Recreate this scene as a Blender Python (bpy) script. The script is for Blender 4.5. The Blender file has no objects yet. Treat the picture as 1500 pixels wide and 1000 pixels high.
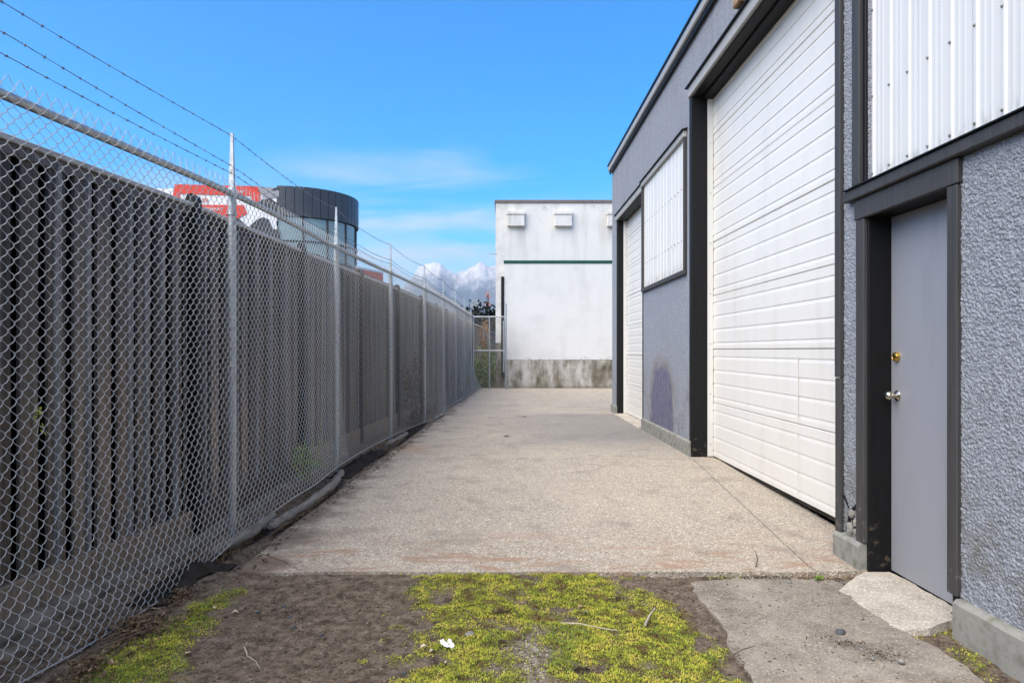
import bpy, bmesh, math, random
import numpy as np
from mathutils import Vector, Matrix, noise as mn

random.seed(7); rng = np.random.default_rng(7)
S = bpy.context.scene
C = S.collection
R = math.radians

# ------------------------------------------------------------------ camera
HC, F = 1.32, 1000.0                   # camera height (m), focal length in photo pixels
VX, VY = 740.0, 513.0                  # where the alley's parallel lines meet in the photo
cam_d = bpy.data.cameras.new('camera'); cam = bpy.data.objects.new('camera', cam_d); C.objects.link(cam)
cam.location = (0, 0, HC); cam.rotation_euler = (R(90), 0, 0)
cam_d.sensor_width = 36; cam_d.lens = 24
cam_d.shift_x = (750 - VX) / 1500; cam_d.shift_y = (VY - 500) / 1500
cam_d.clip_start = 0.05; cam_d.clip_end = 40000
S.camera = cam

# ------------------------------------------------------------------ sky, sun, exposure
SUN_EL, SUN_AZ = R(50), R(-132)         # thin high cloud: broad soft sun behind the camera's left shoulder
W = bpy.data.worlds.new('World'); S.world = W; W.use_nodes = True
wn = W.node_tree; wn.nodes.clear()
def wnode(t, **k):
    n = wn.nodes.new(t)
    for a, b in k.items(): setattr(n, a, b)
    return n
wo = wnode('ShaderNodeOutputWorld'); wb = wnode('ShaderNodeBackground')
sky = wnode('ShaderNodeTexSky', sky_type='NISHITA', sun_disc=False)
sky.sun_elevation = SUN_EL; sky.sun_rotation = SUN_AZ
sky.air_density = 1.0; sky.dust_density = 0.2; sky.ozone_density = 3.0
wb.inputs[1].default_value = 0.058
wtc = wnode('ShaderNodeTexCoord'); wsx = wnode('ShaderNodeSeparateXYZ'); wn.links.new(wtc.outputs['Generated'], wsx.inputs[0])
wadd = wnode('ShaderNodeMath', operation='ADD'); wn.links.new(wsx.outputs[2], wadd.inputs[0]); wadd.inputs[1].default_value = 0.22
wmx = wnode('ShaderNodeMath', operation='MAXIMUM'); wn.links.new(wadd.outputs[0], wmx.inputs[0]); wmx.inputs[1].default_value = 0.05
wdv = wnode('ShaderNodeVectorMath', operation='DIVIDE'); wn.links.new(wtc.outputs['Generated'], wdv.inputs[0])
wcb = wnode('ShaderNodeCombineXYZ')
for i in range(3): wn.links.new(wmx.outputs[0], wcb.inputs[i])
wn.links.new(wcb.outputs[0], wdv.inputs[1])
wmp = wnode('ShaderNodeMapping'); wn.links.new(wdv.outputs[0], wmp.inputs[0])
wmp.inputs['Scale'].default_value = (0.9, 2.3, 0.0); wmp.inputs['Location'].default_value = (4.1, 2.6, 0); wmp.inputs['Rotation'].default_value = (0, 0, R(14))
wno = wnode('ShaderNodeTexNoise'); wn.links.new(wmp.outputs[0], wno.inputs['Vector'])
wno.inputs['Scale'].default_value = 1.15; wno.inputs['Detail'].default_value = 9; wno.inputs['Roughness'].default_value = 0.58; wno.inputs['Distortion'].default_value = 0.6
# more cloud low down, thinner overhead
wel = wnode('ShaderNodeMapRange'); wn.links.new(wsx.outputs[2], wel.inputs[0])
wel.inputs[1].default_value = 0.0; wel.inputs[2].default_value = 0.32; wel.inputs[3].default_value = 0.55; wel.inputs[4].default_value = -0.20
wsum = wnode('ShaderNodeMath', operation='ADD'); wn.links.new(wno.outputs['Fac'], wsum.inputs[0]); wn.links.new(wel.outputs[0], wsum.inputs[1])
wrp = wnode('ShaderNodeMapRange', interpolation_type='SMOOTHSTEP'); wn.links.new(wsum.outputs[0], wrp.inputs[0])
wrp.inputs[1].default_value = 0.42; wrp.inputs[2].default_value = 0.92; wrp.inputs[3].default_value = 0.0; wrp.inputs[4].default_value = 0.85
whs = wnode('ShaderNodeHueSaturation'); wn.links.new(sky.outputs[0], whs.inputs['Color']); whs.inputs['Saturation'].default_value = 2.1; whs.inputs['Hue'].default_value = 0.503; whs.inputs['Value'].default_value = 1.0
wmixc = wnode('ShaderNodeMix', data_type='RGBA'); wn.links.new(wrp.outputs[0], wmixc.inputs[0]); wn.links.new(whs.outputs[0], wmixc.inputs[6])
wmixc.inputs[7].default_value = (3.3, 3.3, 3.35, 1)
wn.links.new(wmixc.outputs[2], wb.inputs[0]); wn.links.new(wb.outputs[0], wo.inputs[0])

sd = bpy.data.lights.new('sun', 'SUN'); so = bpy.data.objects.new('sun', sd); C.objects.link(so)
sd.energy = 1.5; sd.angle = R(75); sd.color = (1.0, 0.885, 0.68)
sdir = Vector((math.sin(SUN_AZ) * math.cos(SUN_EL), math.cos(SUN_AZ) * math.cos(SUN_EL), math.sin(SUN_EL)))
so.rotation_euler = sdir.to_track_quat('Z', 'Y').to_euler(); so.location = sdir * 30

vs = S.view_settings
vs.view_transform = 'Standard'; vs.look = 'None'; vs.gamma = 1.0; vs.use_curve_mapping = False
vs.exposure = 2.36
S.cycles.use_denoising = True
S.cycles.max_bounces = 8; S.cycles.diffuse_bounces = 4; S.cycles.glossy_bounces = 3; S.cycles.transparent_max_bounces = 8

# ------------------------------------------------------------------ helpers: objects
I4 = Matrix.Identity(4)
def WM(o): return I4 if o is None else (WM(o.parent) @ o.matrix_parent_inverse if o.parent else I4) @ o.matrix_basis
def adopt(o, p):
    if p is not None:
        o.parent = p; o.matrix_parent_inverse = WM(p).inverted()
    return o
def tag(o, label=None, cat=None, group=None, kind=None):
    for k, v in (('label', label), ('category', cat), ('group', group), ('kind', kind)):
        if v: o[k] = v
    return o
def empty(name, loc=(0, 0, 0), **t):
    o = bpy.data.objects.new(name, None); C.objects.link(o); o.location = loc; o.empty_display_size = 0.2
    return tag(o, **t)
def link(name, me, m=None, parent=None, **t):
    o = bpy.data.objects.new(name, me); C.objects.link(o)
    if m is not None and not me.materials: me.materials.append(m)
    adopt(o, parent); return tag(o, **t)
def inst(name, me, loc, rotz=0, parent=None, scale=None, rot=None):
    o = bpy.data.objects.new(name, me); C.objects.link(o); o.location = loc; o.rotation_euler = rot or (0, 0, rotz)
    if scale: o.scale = scale
    return adopt(o, parent)
class MB:
    def __init__(s): s.v = []; s.f = []
    def add(s, vs_, fs):
        b = len(s.v); s.v += [tuple(p) for p in vs_]; s.f += [tuple(b + i for i in f) for f in fs]; return s
    def box(s, x0, x1, y0, y1, z0, z1):
        p = [(x, y, z) for x in (x0, x1) for y in (y0, y1) for z in (z0, z1)]
        return s.add(p, [(0, 1, 3, 2), (4, 6, 7, 5), (0, 4, 5, 1), (2, 3, 7, 6), (0, 2, 6, 4), (1, 5, 7, 3)])
    def cbox(s, x0, x1, y0, y1, z0, z1, b=0.004):      # box with chamfered edges
        bm = bmesh.new(); bmesh.ops.create_cube(bm, size=1)
        bmesh.ops.scale(bm, vec=(x1 - x0, y1 - y0, z1 - z0), verts=bm.verts)
        bmesh.ops.translate(bm, vec=((x0 + x1) / 2, (y0 + y1) / 2, (z0 + z1) / 2), verts=bm.verts)
        bmesh.ops.bevel(bm, geom=bm.edges[:], offset=b, segments=1, affect='EDGES')
        bm.verts.index_update(); s.add([v.co[:] for v in bm.verts], [[v.index for v in f.verts] for f in bm.faces]); bm.free(); return s
    def prof_y(s, prof, y0, y1, closed=True):             # (x,z) profile extruded along y
        n = len(prof); vs_ = [(x, y0, z) for x, z in prof] + [(x, y1, z) for x, z in prof]
        fs = [(i, (i + 1) % n, (i + 1) % n + n, i + n) for i in range(n if closed else n - 1)]
        if closed: fs += [tuple(range(n))[::-1], tuple(range(n, 2 * n))]
        return s.add(vs_, fs)
    def prof_z(s, prof, z0, z1, closed=True):             # (x,y) profile extruded along z
        n = len(prof); vs_ = [(x, y, z0) for x, y in prof] + [(x, y, z1) for x, y in prof]
        fs = [(i, (i + 1) % n, (i + 1) % n + n, i + n) for i in range(n if closed else n - 1)]
        if closed: fs += [tuple(range(n))[::-1], tuple(range(n, 2 * n))]
        return s.add(vs_, fs)
    def tube(s, pts, r, k=8, caps=True):
        pts = [Vector(p) for p in pts]; n = len(pts); rs = r if isinstance(r, (list, tuple)) else [r] * n
        b = len(s.v); up = None
        for i, p in enumerate(pts):
            t = (pts[min(i + 1, n - 1)] - pts[max(i - 1, 0)]).normalized()
            if up is None: up = t.orthogonal().normalized()
            a = (up - t * up.dot(t)).normalized(); c = t.cross(a); up = a
            for j in range(k):
                th = 2 * math.pi * j / k; q = p + (a * math.cos(th) + c * math.sin(th)) * rs[i]; s.v.append(q[:])
        for i in range(n - 1):
            for j in range(k):
                j2 = (j + 1) % k; s.f.append((b + i * k + j, b + i * k + j2, b + (i + 1) * k + j2, b + (i + 1) * k + j))
        if caps:
            s.f.append(tuple(b + j for j in range(k))[::-1]); s.f.append(tuple(b + (n - 1) * k + j for j in range(k)))
        return s
    def lathe(s, prof, origin, axis, k=16):                # prof: (radius, along)
        ax = Vector(axis).normalized(); a = ax.orthogonal().normalized(); c = ax.cross(a); o = Vector(origin); b = len(s.v)
        for r_, h in prof:
            for j in range(k):
                th = 2 * math.pi * j / k; s.v.append((o + ax * h + (a * math.cos(th) + c * math.sin(th)) * r_)[:])
        for i in range(len(prof) - 1):
            for j in range(k):
                j2 = (j + 1) % k; s.f.append((b + i * k + j, b + i * k + j2, b + (i + 1) * k + j2, b + (i + 1) * k + j))
        s.f.append(tuple(b + j for j in range(k))[::-1]); s.f.append(tuple(b + (len(prof) - 1) * k + j for j in range(k))); return s
    def mesh(s, name, m=None, smooth=False):
        me = bpy.data.meshes.new(name); me.from_pydata(s.v, [], s.f)
        bm = bmesh.new(); bm.from_mesh(me); bmesh.ops.recalc_face_normals(bm, faces=bm.faces[:]); bm.to_mesh(me); bm.free()
        if m: me.materials.append(m)
        if smooth:
            me.polygons.foreach_set('use_smooth', [True] * len(me.polygons))
            try: me.set_sharp_from_angle(angle=R(40))
            except Exception: pass
        return me
    def build(s, name, m, parent=None, smooth=False, **t): return link(name, s.mesh(name, m, smooth), None, parent, **t)
def np_mesh(name, v, f, m=None, smooth=False):
    v = np.asarray(v, np.float32); f = np.asarray(f, np.int32); k = f.shape[1]
    me = bpy.data.meshes.new(name); me.vertices.add(len(v)); me.vertices.foreach_set('co', v.ravel())
    me.loops.add(f.size); me.loops.foreach_set('vertex_index', f.ravel())
    me.polygons.add(len(f)); me.polygons.foreach_set('loop_start', np.arange(0, f.size, k, dtype=np.int32))
    if smooth: me.polygons.foreach_set('use_smooth', np.ones(len(f), bool))
    me.update(calc_edges=True)
    if m: me.materials.append(m)
    return me
def at(px, py, Y): return Vector(((px - VX) * Y / F, Y, HC - (py - VY) * Y / F))
def gp(px, py, z=0.0):                                     # the point of the level z that the photo shows at a pixel
    Y = (HC - z) * F / (py - VY); return Vector(((px - VX) * Y / F, Y, z))
def lerp(tab, y):
    return float(np.interp(y, [a for a, _ in tab], [b for _, b in tab]))
def n3(x, y, z=0.0): return mn.noise(Vector((x, y, z)))

# ------------------------------------------------------------------ helpers: materials
class Mat:
    def __init__(s, name, rough=0.8, metal=0.0, spec=0.3):
        s.m = bpy.data.materials.new(name); s.m.use_nodes = True; s.t = s.m.node_tree; s.b = s.t.nodes['Principled BSDF']
        s.b.inputs['Roughness'].default_value = rough; s.b.inputs['Metallic'].default_value = metal; s.b.inputs['Specular IOR Level'].default_value = spec
        s.pos = s.n('ShaderNodeNewGeometry').outputs['Position']; s.nrm = None
    def n(s, t, **k):
        n = s.t.nodes.new(t)
        for a, b in k.items(): setattr(n, a, b)
        return n
    def put(s, sock, v):
        if isinstance(v, bpy.types.NodeSocket): s.t.links.new(v, sock)
        else: sock.default_value = v if not (isinstance(v, tuple) and len(v) == 3 and sock.type == 'RGBA') else (*v, 1)
    def scaled(s, sc, vec=None):
        n = s.n('ShaderNodeMapping'); s.put(n.inputs[0], vec or s.pos); n.inputs['Scale'].default_value = sc; return n.outputs[0]
    def noise(s, scale, detail=4, rough=0.55, vec=None, dist=0.0):
        n = s.n('ShaderNodeTexNoise'); s.put(n.inputs['Vector'], vec or s.pos)
        n.inputs['Scale'].default_value = scale; n.inputs['Detail'].default_value = detail; n.inputs['Roughness'].default_value = rough; n.inputs['Distortion'].default_value = dist
        return n.outputs['Fac']
    def voro(s, scale, feature='F1', out='Distance', vec=None):
        n = s.n('ShaderNodeTexVoronoi', feature=feature); s.put(n.inputs['Vector'], vec or s.pos); n.inputs['Scale'].default_value = scale; return n.outputs[out]
    def rng(s, v, a, b, c=0.0, d=1.0, smooth=True):
        n = s.n('ShaderNodeMapRange', interpolation_type='SMOOTHSTEP' if smooth else 'LINEAR')
        for i, x in enumerate((v, a, b, c, d)): s.put(n.inputs[i], x)
        return n.outputs[0]
    def math(s, op, a, b=0.0):
        n = s.n('ShaderNodeMath', operation=op); s.put(n.inputs[0], a); s.put(n.inputs[1], b); return n.outputs[0]
    def sep(s, v=None):
        n = s.n('ShaderNodeSeparateXYZ'); s.put(n.inputs[0], v or s.pos); return n.outputs
    def mix(s, f, a, b, mode='MIX'):
        n = s.n('ShaderNodeMix', data_type='RGBA', blend_type=mode); s.put(n.inputs[0], f); s.put(n.inputs[6], a); s.put(n.inputs[7], b); return n.outputs[2]
    def ramp(s, f, stops):
        n = s.n('ShaderNodeValToRGB'); s.put(n.inputs[0], f); e = n.color_ramp.elements
        while len(e) < len(stops): e.new(0.5)
        for el, (p, c) in zip(e, stops): el.position = p; el.color = (*c, 1)
        return n.outputs[0]
    def bump(s, h, strength=0.5, dist=0.01):
        n = s.n('ShaderNodeBump'); s.put(n.inputs['Height'], h); n.inputs['Strength'].default_value = strength; n.inputs['Distance'].default_value = dist
        if s.nrm: s.t.links.new(s.nrm, n.inputs['Normal'])
        s.nrm = n.outputs[0]; s.t.links.new(s.nrm, s.b.inputs['Normal']); return s
    def color(s, c): s.put(s.b.inputs['Base Color'], c); return s
    def rough(s, v): s.put(s.b.inputs['Roughness'], v); return s
    def attr(s, name): return s.n('ShaderNodeAttribute', attribute_name=name).outputs['Fac']
    def box(s, y0, y1, z0, z1, soft, wob=0.0, x=False):    # soft rectangle mask in the wall plane, wobbly edge
        X = s.sep(); a = X[0] if x else X[1]; w = s.math('MULTIPLY', s.math('SUBTRACT', s.noise(6, 4), 0.5), wob); a = s.math('ADD', a, w); z = s.math('ADD', X[2], w)
        m1 = s.math('MULTIPLY', s.rng(a, y0 - soft, y0 + soft), s.rng(a, y1 - soft, y1 + soft, 1, 0))
        m2 = s.math('MULTIPLY', s.rng(z, z0 - soft, z0 + soft), s.rng(z, z1 - soft, z1 + soft, 1, 0)); return s.math('MULTIPLY', m1, m2)

def plain(name, c, rough=0.7, var=0.15, scale=12, metal=0.0, bump=0.15, spec=0.3, grain=None):
    M = Mat(name, rough, metal, spec); f = M.noise(scale, 5, vec=M.scaled(grain) if grain else None)
    M.color(M.ramp(f, [(0.25, tuple(x * (1 - var) for x in c)), (0.75, tuple(min(1, x * (1 + var)) for x in c))]))
    if bump: M.bump(M.noise(scale * 5, 4, vec=M.scaled(grain) if grain else None), bump, 0.004)
    return M.m

# exposed-aggregate concrete of the driveway
def m_driveway():
    M = Mat('aggregate_concrete', 0.9)
    v = M.n('ShaderNodeTexVoronoi', feature='F1'); M.put(v.inputs['Vector'], M.pos); v.inputs['Scale'].default_value = 68
    r = M.sep(v.outputs['Color'])[0]
    peb = M.ramp(r, [(0.0, (0.06, 0.053, 0.046)), (0.16, (0.18, 0.16, 0.13)), (0.40, (0.47, 0.40, 0.31)), (0.60, (0.33, 0.285, 0.235)), (0.78, (0.64, 0.54, 0.415)), (0.93, (0.76, 0.68, 0.57)), (1.0, (0.13, 0.12, 0.12))])
    fine = M.ramp(M.noise(180, 3), [(0.3, (0.19, 0.165, 0.135)), (0.7, (0.48, 0.42, 0.34))])
    c = M.mix(M.rng(v.outputs['Distance'], 0.25, 0.62), peb, fine)
    c = M.mix(M.rng(M.noise(0.9, 5), 0.42, 0.72, 0.1, 0.5), c, M.mix(0.55, c, (0.54, 0.455, 0.355)))
    c = M.mix(M.math('MULTIPLY', M.rng(M.noise(2.6, 6, dist=0.5), 0.50, 0.72), 0.5), c, (0.19, 0.165, 0.14))
    c = M.mix(M.math('MULTIPLY', M.rng(M.noise(7.5, 8, 0.7, dist=1.0), 0.60, 0.70), 0.55), c, (0.13, 0.11, 0.09))
    X = M.sep()
    # rusty leaf stains along the slab's front edge
    rust = M.math('MULTIPLY', M.rng(X[1], 4.5, 5.6, 1, 0), M.rng(M.noise(3.4, 7, 0.62, vec=M.scaled((0.6, 2.2, 1)), dist=0.8), 0.48, 0.64))
    c = M.mix(M.math('MULTIPLY', rust, 0.7), c, (0.29, 0.165, 0.10))
    rus2 = M.math('MULTIPLY', M.math('MULTIPLY', M.rng(X[1], 8.6, 9.0), M.rng(X[1], 9.2, 9.7, 1, 0)), M.rng(M.math('ADD', X[0], M.math('MULTIPLY', M.noise(2.5, 5), 0.8)), -1.0, -0.3, 1, 0)); c = M.mix(M.math('MULTIPLY', rus2, 0.45), c, (0.36, 0.20, 0.11))
    # darker grey area in front of the second door (flat blotch in plan: x along the alley width, y along it)
    grey_blotch = M.math('MULTIPLY', M.math('MULTIPLY', M.rng(X[1], 8.4, 10.6), M.rng(X[1], 13.9, 14.5, 1, 0)), M.rng(M.math('ADD', X[0], M.math('MULTIPLY', M.noise(0.8, 5), 2.2)), 0.4, 2.6))
    c = M.mix(M.math('MULTIPLY', grey_blotch, 0.62), c, (0.15, 0.15, 0.155))
    # soil washed over the edge along the fence
    edge = M.math('SUBTRACT', X[0], M.math('MULTIPLY', X[1], 0.034))
    soil = M.rng(M.math('ADD', edge, M.math('MULTIPLY', M.math('SUBTRACT', M.noise(3.2, 7), 0.5), 1.0)), -1.86, -1.50, 1, 0)
    c = M.mix(M.math('MULTIPLY', soil, 0.85), c, (0.115, 0.088, 0.066))
    M.color(c); M.bump(M.rng(v.outputs['Distance'], 0.0, 0.8, 1, 0), 0.55, 0.006); M.bump(M.noise(160, 3), 0.25, 0.003); return M.m

def m_ground():
    M = Mat('soil', 0.95)
    c = M.ramp(M.noise(14, 9, 0.72), [(0.32, (0.028, 0.019, 0.012)), (0.43, (0.095, 0.069, 0.048)), (0.55, (0.175, 0.134, 0.098)), (0.72, (0.28, 0.22, 0.165))])
    v = M.n('ShaderNodeTexVoronoi', feature='F1'); M.put(v.inputs['Vector'], M.pos); v.inputs['Scale'].default_value = 75
    r = M.sep(v.outputs['Color'])
    grit = M.ramp(r[1], [(0, (0.03, 0.022, 0.015)), (0.55, (0.16, 0.125, 0.095)), (0.9, (0.30, 0.25, 0.20)), (1, (0.5, 0.45, 0.38))])
    g = M.math('MULTIPLY', M.rng(r[0], 0.62, 0.8), M.rng(v.outputs['Distance'], 0.35, 0.55, 1, 0))
    c = M.mix(M.math('MULTIPLY', g, 0.6), c, grit)
    c = M.mix(M.math('MULTIPLY', M.attr('gravel'), M.rng(v.outputs['Distance'], 0.3, 0.6, 0.95, 0.55)), c, M.ramp(r[0], [(0, (0.09, 0.072, 0.055)), (0.6, (0.27, 0.235, 0.19)), (1, (0.55, 0.49, 0.41))]))
    c = M.mix(M.math('MULTIPLY', M.attr('moss'), M.rng(M.noise(30, 4), 0.3, 0.6, 0.5, 0.95)), c, M.ramp(M.noise(14, 5), [(0.3, (0.085, 0.085, 0.02)), (0.7, (0.20, 0.19, 0.035))]))
    M.color(c); M.bump(M.noise(38, 8, 0.72), 0.9, 0.02); M.bump(M.rng(v.outputs['Distance'], 0, 0.6, 1, 0), 0.3, 0.005); return M.m

def m_oldconc(name, base, dark, moss=0.0, scale=5, peb=True):
    M = Mat(name, 0.92)
    c = M.ramp(M.noise(scale, 8, 0.62), [(0.28, dark), (0.62, base), (0.85, tuple(min(1, x * 1.2) for x in base))])
    if peb:
        v = M.n('ShaderNodeTexVoronoi', feature='F1'); M.put(v.inputs['Vector'], M.pos); v.inputs['Scale'].default_value = 85
        c = M.mix(M.rng(v.outputs['Distance'], 0.2, 0.6, 0.75, 0), c, M.ramp(M.sep(v.outputs['Color'])[0], [(0, tuple(x * 0.35 for x in base)), (0.6, base), (1, tuple(min(1, x * 1.7) for x in base))]))
        M.bump(M.rng(v.outputs['Distance'], 0, 0.7, 1, 0), 0.35, 0.005)
    if moss:
        c = M.mix(M.math('MULTIPLY', M.rng(M.noise(7, 7), 0.5, 0.7), moss), c, (0.09, 0.095, 0.04))
    M.color(c); M.bump(M.noise(60, 6), 0.4, 0.006); return M.m

def m_stucco():
    M = Mat('grey_stucco', 0.9)
    base = M.ramp(M.noise(26, 6, 0.6), [(0.3, (0.235, 0.25, 0.285)), (0.7, (0.325, 0.345, 0.385))])
    base = M.mix(M.math('MULTIPLY', M.rng(M.noise(0.8, 6), 0.5, 0.75), 0.35), base, (0.19, 0.19, 0.20))
    X = M.sep()
    # greenish grime creeping up from the footing
    gr = M.math('MULTIPLY', M.rng(X[2], 0.05, 1.5, 1, 0), M.rng(M.noise(4.5, 9, 0.7), 0.46, 0.66)); base = M.mix(M.math('MULTIPLY', gr, 0.62), base, (0.13, 0.125, 0.09))
    # streaky run-off in the upper wall
    st = M.math('MULTIPLY', M.rng(M.noise(2.2, 5, vec=M.scaled((1, 3, 0.25))), 0.5, 0.75), M.rng(X[2], 3.2, 5.0)); base = M.mix(M.math('MULTIPLY', st, 0.4), base, (0.19, 0.185, 0.185))
    # leftover patch of purple-blue paint by the footing, rusty at its top
    def arch(cy, hw, zt, soft):                          # round-topped patch standing on the footing
        w = M.math('MULTIPLY', M.math('SUBTRACT', M.noise(7, 5), 0.5), 0.35)
        u = M.math('DIVIDE', M.math('ADD', M.math('SUBTRACT', X[1], cy), w), hw); u4 = M.math('POWER', M.math('ABSOLUTE', u), 3.0); z_ = M.math('POWER', M.math('DIVIDE', M.math('MAXIMUM', M.math('ADD', X[2], w), 0.0), zt), 4.0)
        return M.rng(M.math('ADD', u4, z_), 1 - soft, 1 + soft, 1, 0)
    rustm = arch(10.15, 0.80, 1.22, 0.35); patch = arch(10.13, 0.70, 1.08, 0.22)
    base = M.mix(M.math('MULTIPLY', rustm, 0.5), base, (0.20, 0.16, 0.13))
    base = M.mix(M.math('MULTIPLY', patch, 0.9), base, M.ramp(M.noise(9, 5), [(0.3, (0.095, 0.095, 0.155)), (0.7, (0.17, 0.17, 0.24))]))
    M.color(base)
    M.bump(M.rng(M.voro(72), 0.0, 0.85, 1, 0), 0.75, 0.010); M.bump(M.noise(150, 4, 0.65), 0.6, 0.006); return M.m

def m_paint(name, c, chip, chipc, rough=0.55, grain=(30, 30, 1.2), wear=0.62):
    M = Mat(name, rough, 0, 0.22); g = M.noise(2.2, 5, vec=M.scaled(grain))
    col = M.ramp(g, [(0.3, tuple(x * 0.8 for x in c)), (0.7, tuple(x * 1.2 for x in c))])
    X = M.sep(); low = M.rng(X[2], -0.1, 0.9, 0.16, 0)
    ch = M.rng(M.math('ADD', M.noise(13, 8, 0.7), low), wear, wear + 0.06); col = M.mix(M.math('MULTIPLY', ch, chip), col, chipc)
    M.color(col); M.bump(g, 0.35, 0.004); M.bump(M.noise(40, 5), 0.2, 0.003); return M.m

def m_white(name, c, dirt=0.25, rough=0.42, streak=(2, 2, 0.3), lowz=None, green=0.0):
    M = Mat(name, rough, 0, 0.45)
    col = M.mix(M.math('MULTIPLY', M.rng(M.noise(3.0, 7, 0.6, vec=M.scaled(streak)), 0.45, 0.75), dirt), c, tuple(x * 0.72 for x in c))
    col = M.mix(M.math('MULTIPLY', M.rng(M.noise(1.1, 4), 0.5, 0.7), dirt * 0.6), col, (c[0] * 0.9, c[1] * 0.84, c[2] * 0.72))
    if lowz is not None:
        X = M.sep(); lo = M.math('MULTIPLY', M.rng(X[2], lowz, lowz + 0.16, 1, 0), M.rng(M.noise(16, 7, vec=M.scaled((2, 2, 0.5))), 0.42, 0.7)); col = M.mix(M.math('MULTIPLY', lo, green), col, (0.16, 0.14, 0.055))
    M.color(col); M.bump(M.noise(6, 3), 0.08, 0.01); return M.m

def m_boards():
    M = Mat('dark_stained_wood', 0.85)
    g = M.noise(1.6, 6, 0.62, vec=M.scaled((22, 22, 0.9)))
    a = M.ramp(g, [(0.25, (0.042, 0.040, 0.041)), (0.7, (0.115, 0.11, 0.108))])
    b = M.ramp(g, [(0.25, (0.085, 0.066, 0.048)), (0.7, (0.26, 0.205, 0.155))])
    X = M.sep(); w = M.rng(M.math('ADD', X[2], M.math('MULTIPLY', M.math('SUBTRACT', M.noise(1.1, 5, vec=M.scaled((3, 3, 1))), 0.5), 2.2)), 0.4, 2.5, 1, 0)
    oi = M.n('ShaderNodeObjectInfo').outputs['Random']; c = M.mix(w, a, b); c = M.mix(1.0, c, M.ramp(oi, [(0.0, (0.55, 0.55, 0.56)), (0.5, (1.0, 1.0, 1.0)), (1.0, (1.5, 1.48, 1.45))]), 'MULTIPLY')
    M.color(c); M.bump(g, 0.5, 0.006); return M.m

def m_batten():
    M = Mat('worn_batten_wood', 0.8); g = M.noise(1.6, 6, vec=M.scaled((25, 25, 0.7)))
    M.color(M.ramp(g, [(0.3, (0.12, 0.115, 0.11)), (0.6, (0.25, 0.245, 0.235)), (0.85, (0.42, 0.41, 0.40))])); M.bump(g, 0.4, 0.004); return M.m

def m_galv(name='galvanised_steel', c=(0.42, 0.44, 0.45), rough=0.48, metal=0.75, spots=True):
    M = Mat(name, rough, metal, 0.5)
    col = M.ramp(M.noise(35, 5), [(0.3, tuple(x * 0.75 for x in c)), (0.7, tuple(x * 1.2 for x in c))])
    if spots: col = M.mix(M.math('MULTIPLY', M.rng(M.noise(18, 6, 0.65), 0.56, 0.66), 0.6), col, (0.26, 0.25, 0.24))
    M.color(col); M.rough(M.rng(M.noise(22, 4), 0.3, 0.7, rough - 0.1, rough + 0.15)); return M.m

def m_plaster():
    M = Mat('white_plaster', 0.85); c = (0.67, 0.655, 0.62)
    col = M.mix(M.math('MULTIPLY', M.rng(M.noise(1.3, 8, 0.62), 0.45, 0.75), 0.45), c, (0.52, 0.51, 0.49))
    X = M.sep()
    st = M.math('MULTIPLY', M.rng(M.noise(2.4, 6, vec=M.scaled((1.6, 1, 0.18))), 0.48, 0.75), M.rng(X[2], 3.9, 6.2, 0.25, 1)); col = M.mix(M.math('MULTIPLY', st, 0.62), col, (0.44, 0.42, 0.36))
    mould = M.math('MULTIPLY', M.rng(X[2], 5.3, 6.5), M.rng(M.noise(3.2, 9, 0.7), 0.55, 0.72)); col = M.mix(M.math('MULTIPLY', mould, 0.6), col, (0.26, 0.25, 0.22))
    edge = M.math('MULTIPLY', M.rng(X[0], -0.35, 0.5, 1, 0), M.rng(M.noise(4.0, 7), 0.4, 0.65)); col = M.mix(M.math('MULTIPLY', edge, 0.4), col, (0.45, 0.42, 0.36))
    lo = M.math('MULTIPLY', M.rng(X[2], 0.98, 1.22, 1, 0), M.rng(M.noise(6.0, 8, 0.7), 0.5, 0.68)); col = M.mix(M.math('MULTIPLY', lo, 0.6), col, (0.2, 0.2, 0.17))
    M.color(col); M.bump(M.noise(30, 6), 0.3, 0.01); return M.m
def m_stainbase():
    M = Mat('stained_concrete', 0.9); X = M.sep()
    col = M.ramp(M.noise(5, 7), [(0.3, (0.40, 0.37, 0.33)), (0.7, (0.56, 0.53, 0.48))])
    s1 = M.rng(M.noise(1.3, 8, 0.62, vec=M.scaled((1.5, 1, 0.45))), 0.38, 0.60)
    col = M.mix(M.math('MULTIPLY', s1, 0.92), col, M.ramp(M.noise(5, 7), [(0.3, (0.05, 0.043, 0.026)), (0.7, (0.19, 0.16, 0.105))]))
    col = M.mix(M.rng(X[2], 0.0, 0.16, 0.5, 0), col, (0.12, 0.10, 0.075))
    M.color(col); M.bump(M.noise(40, 6), 0.4, 0.01); return M.m

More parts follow.
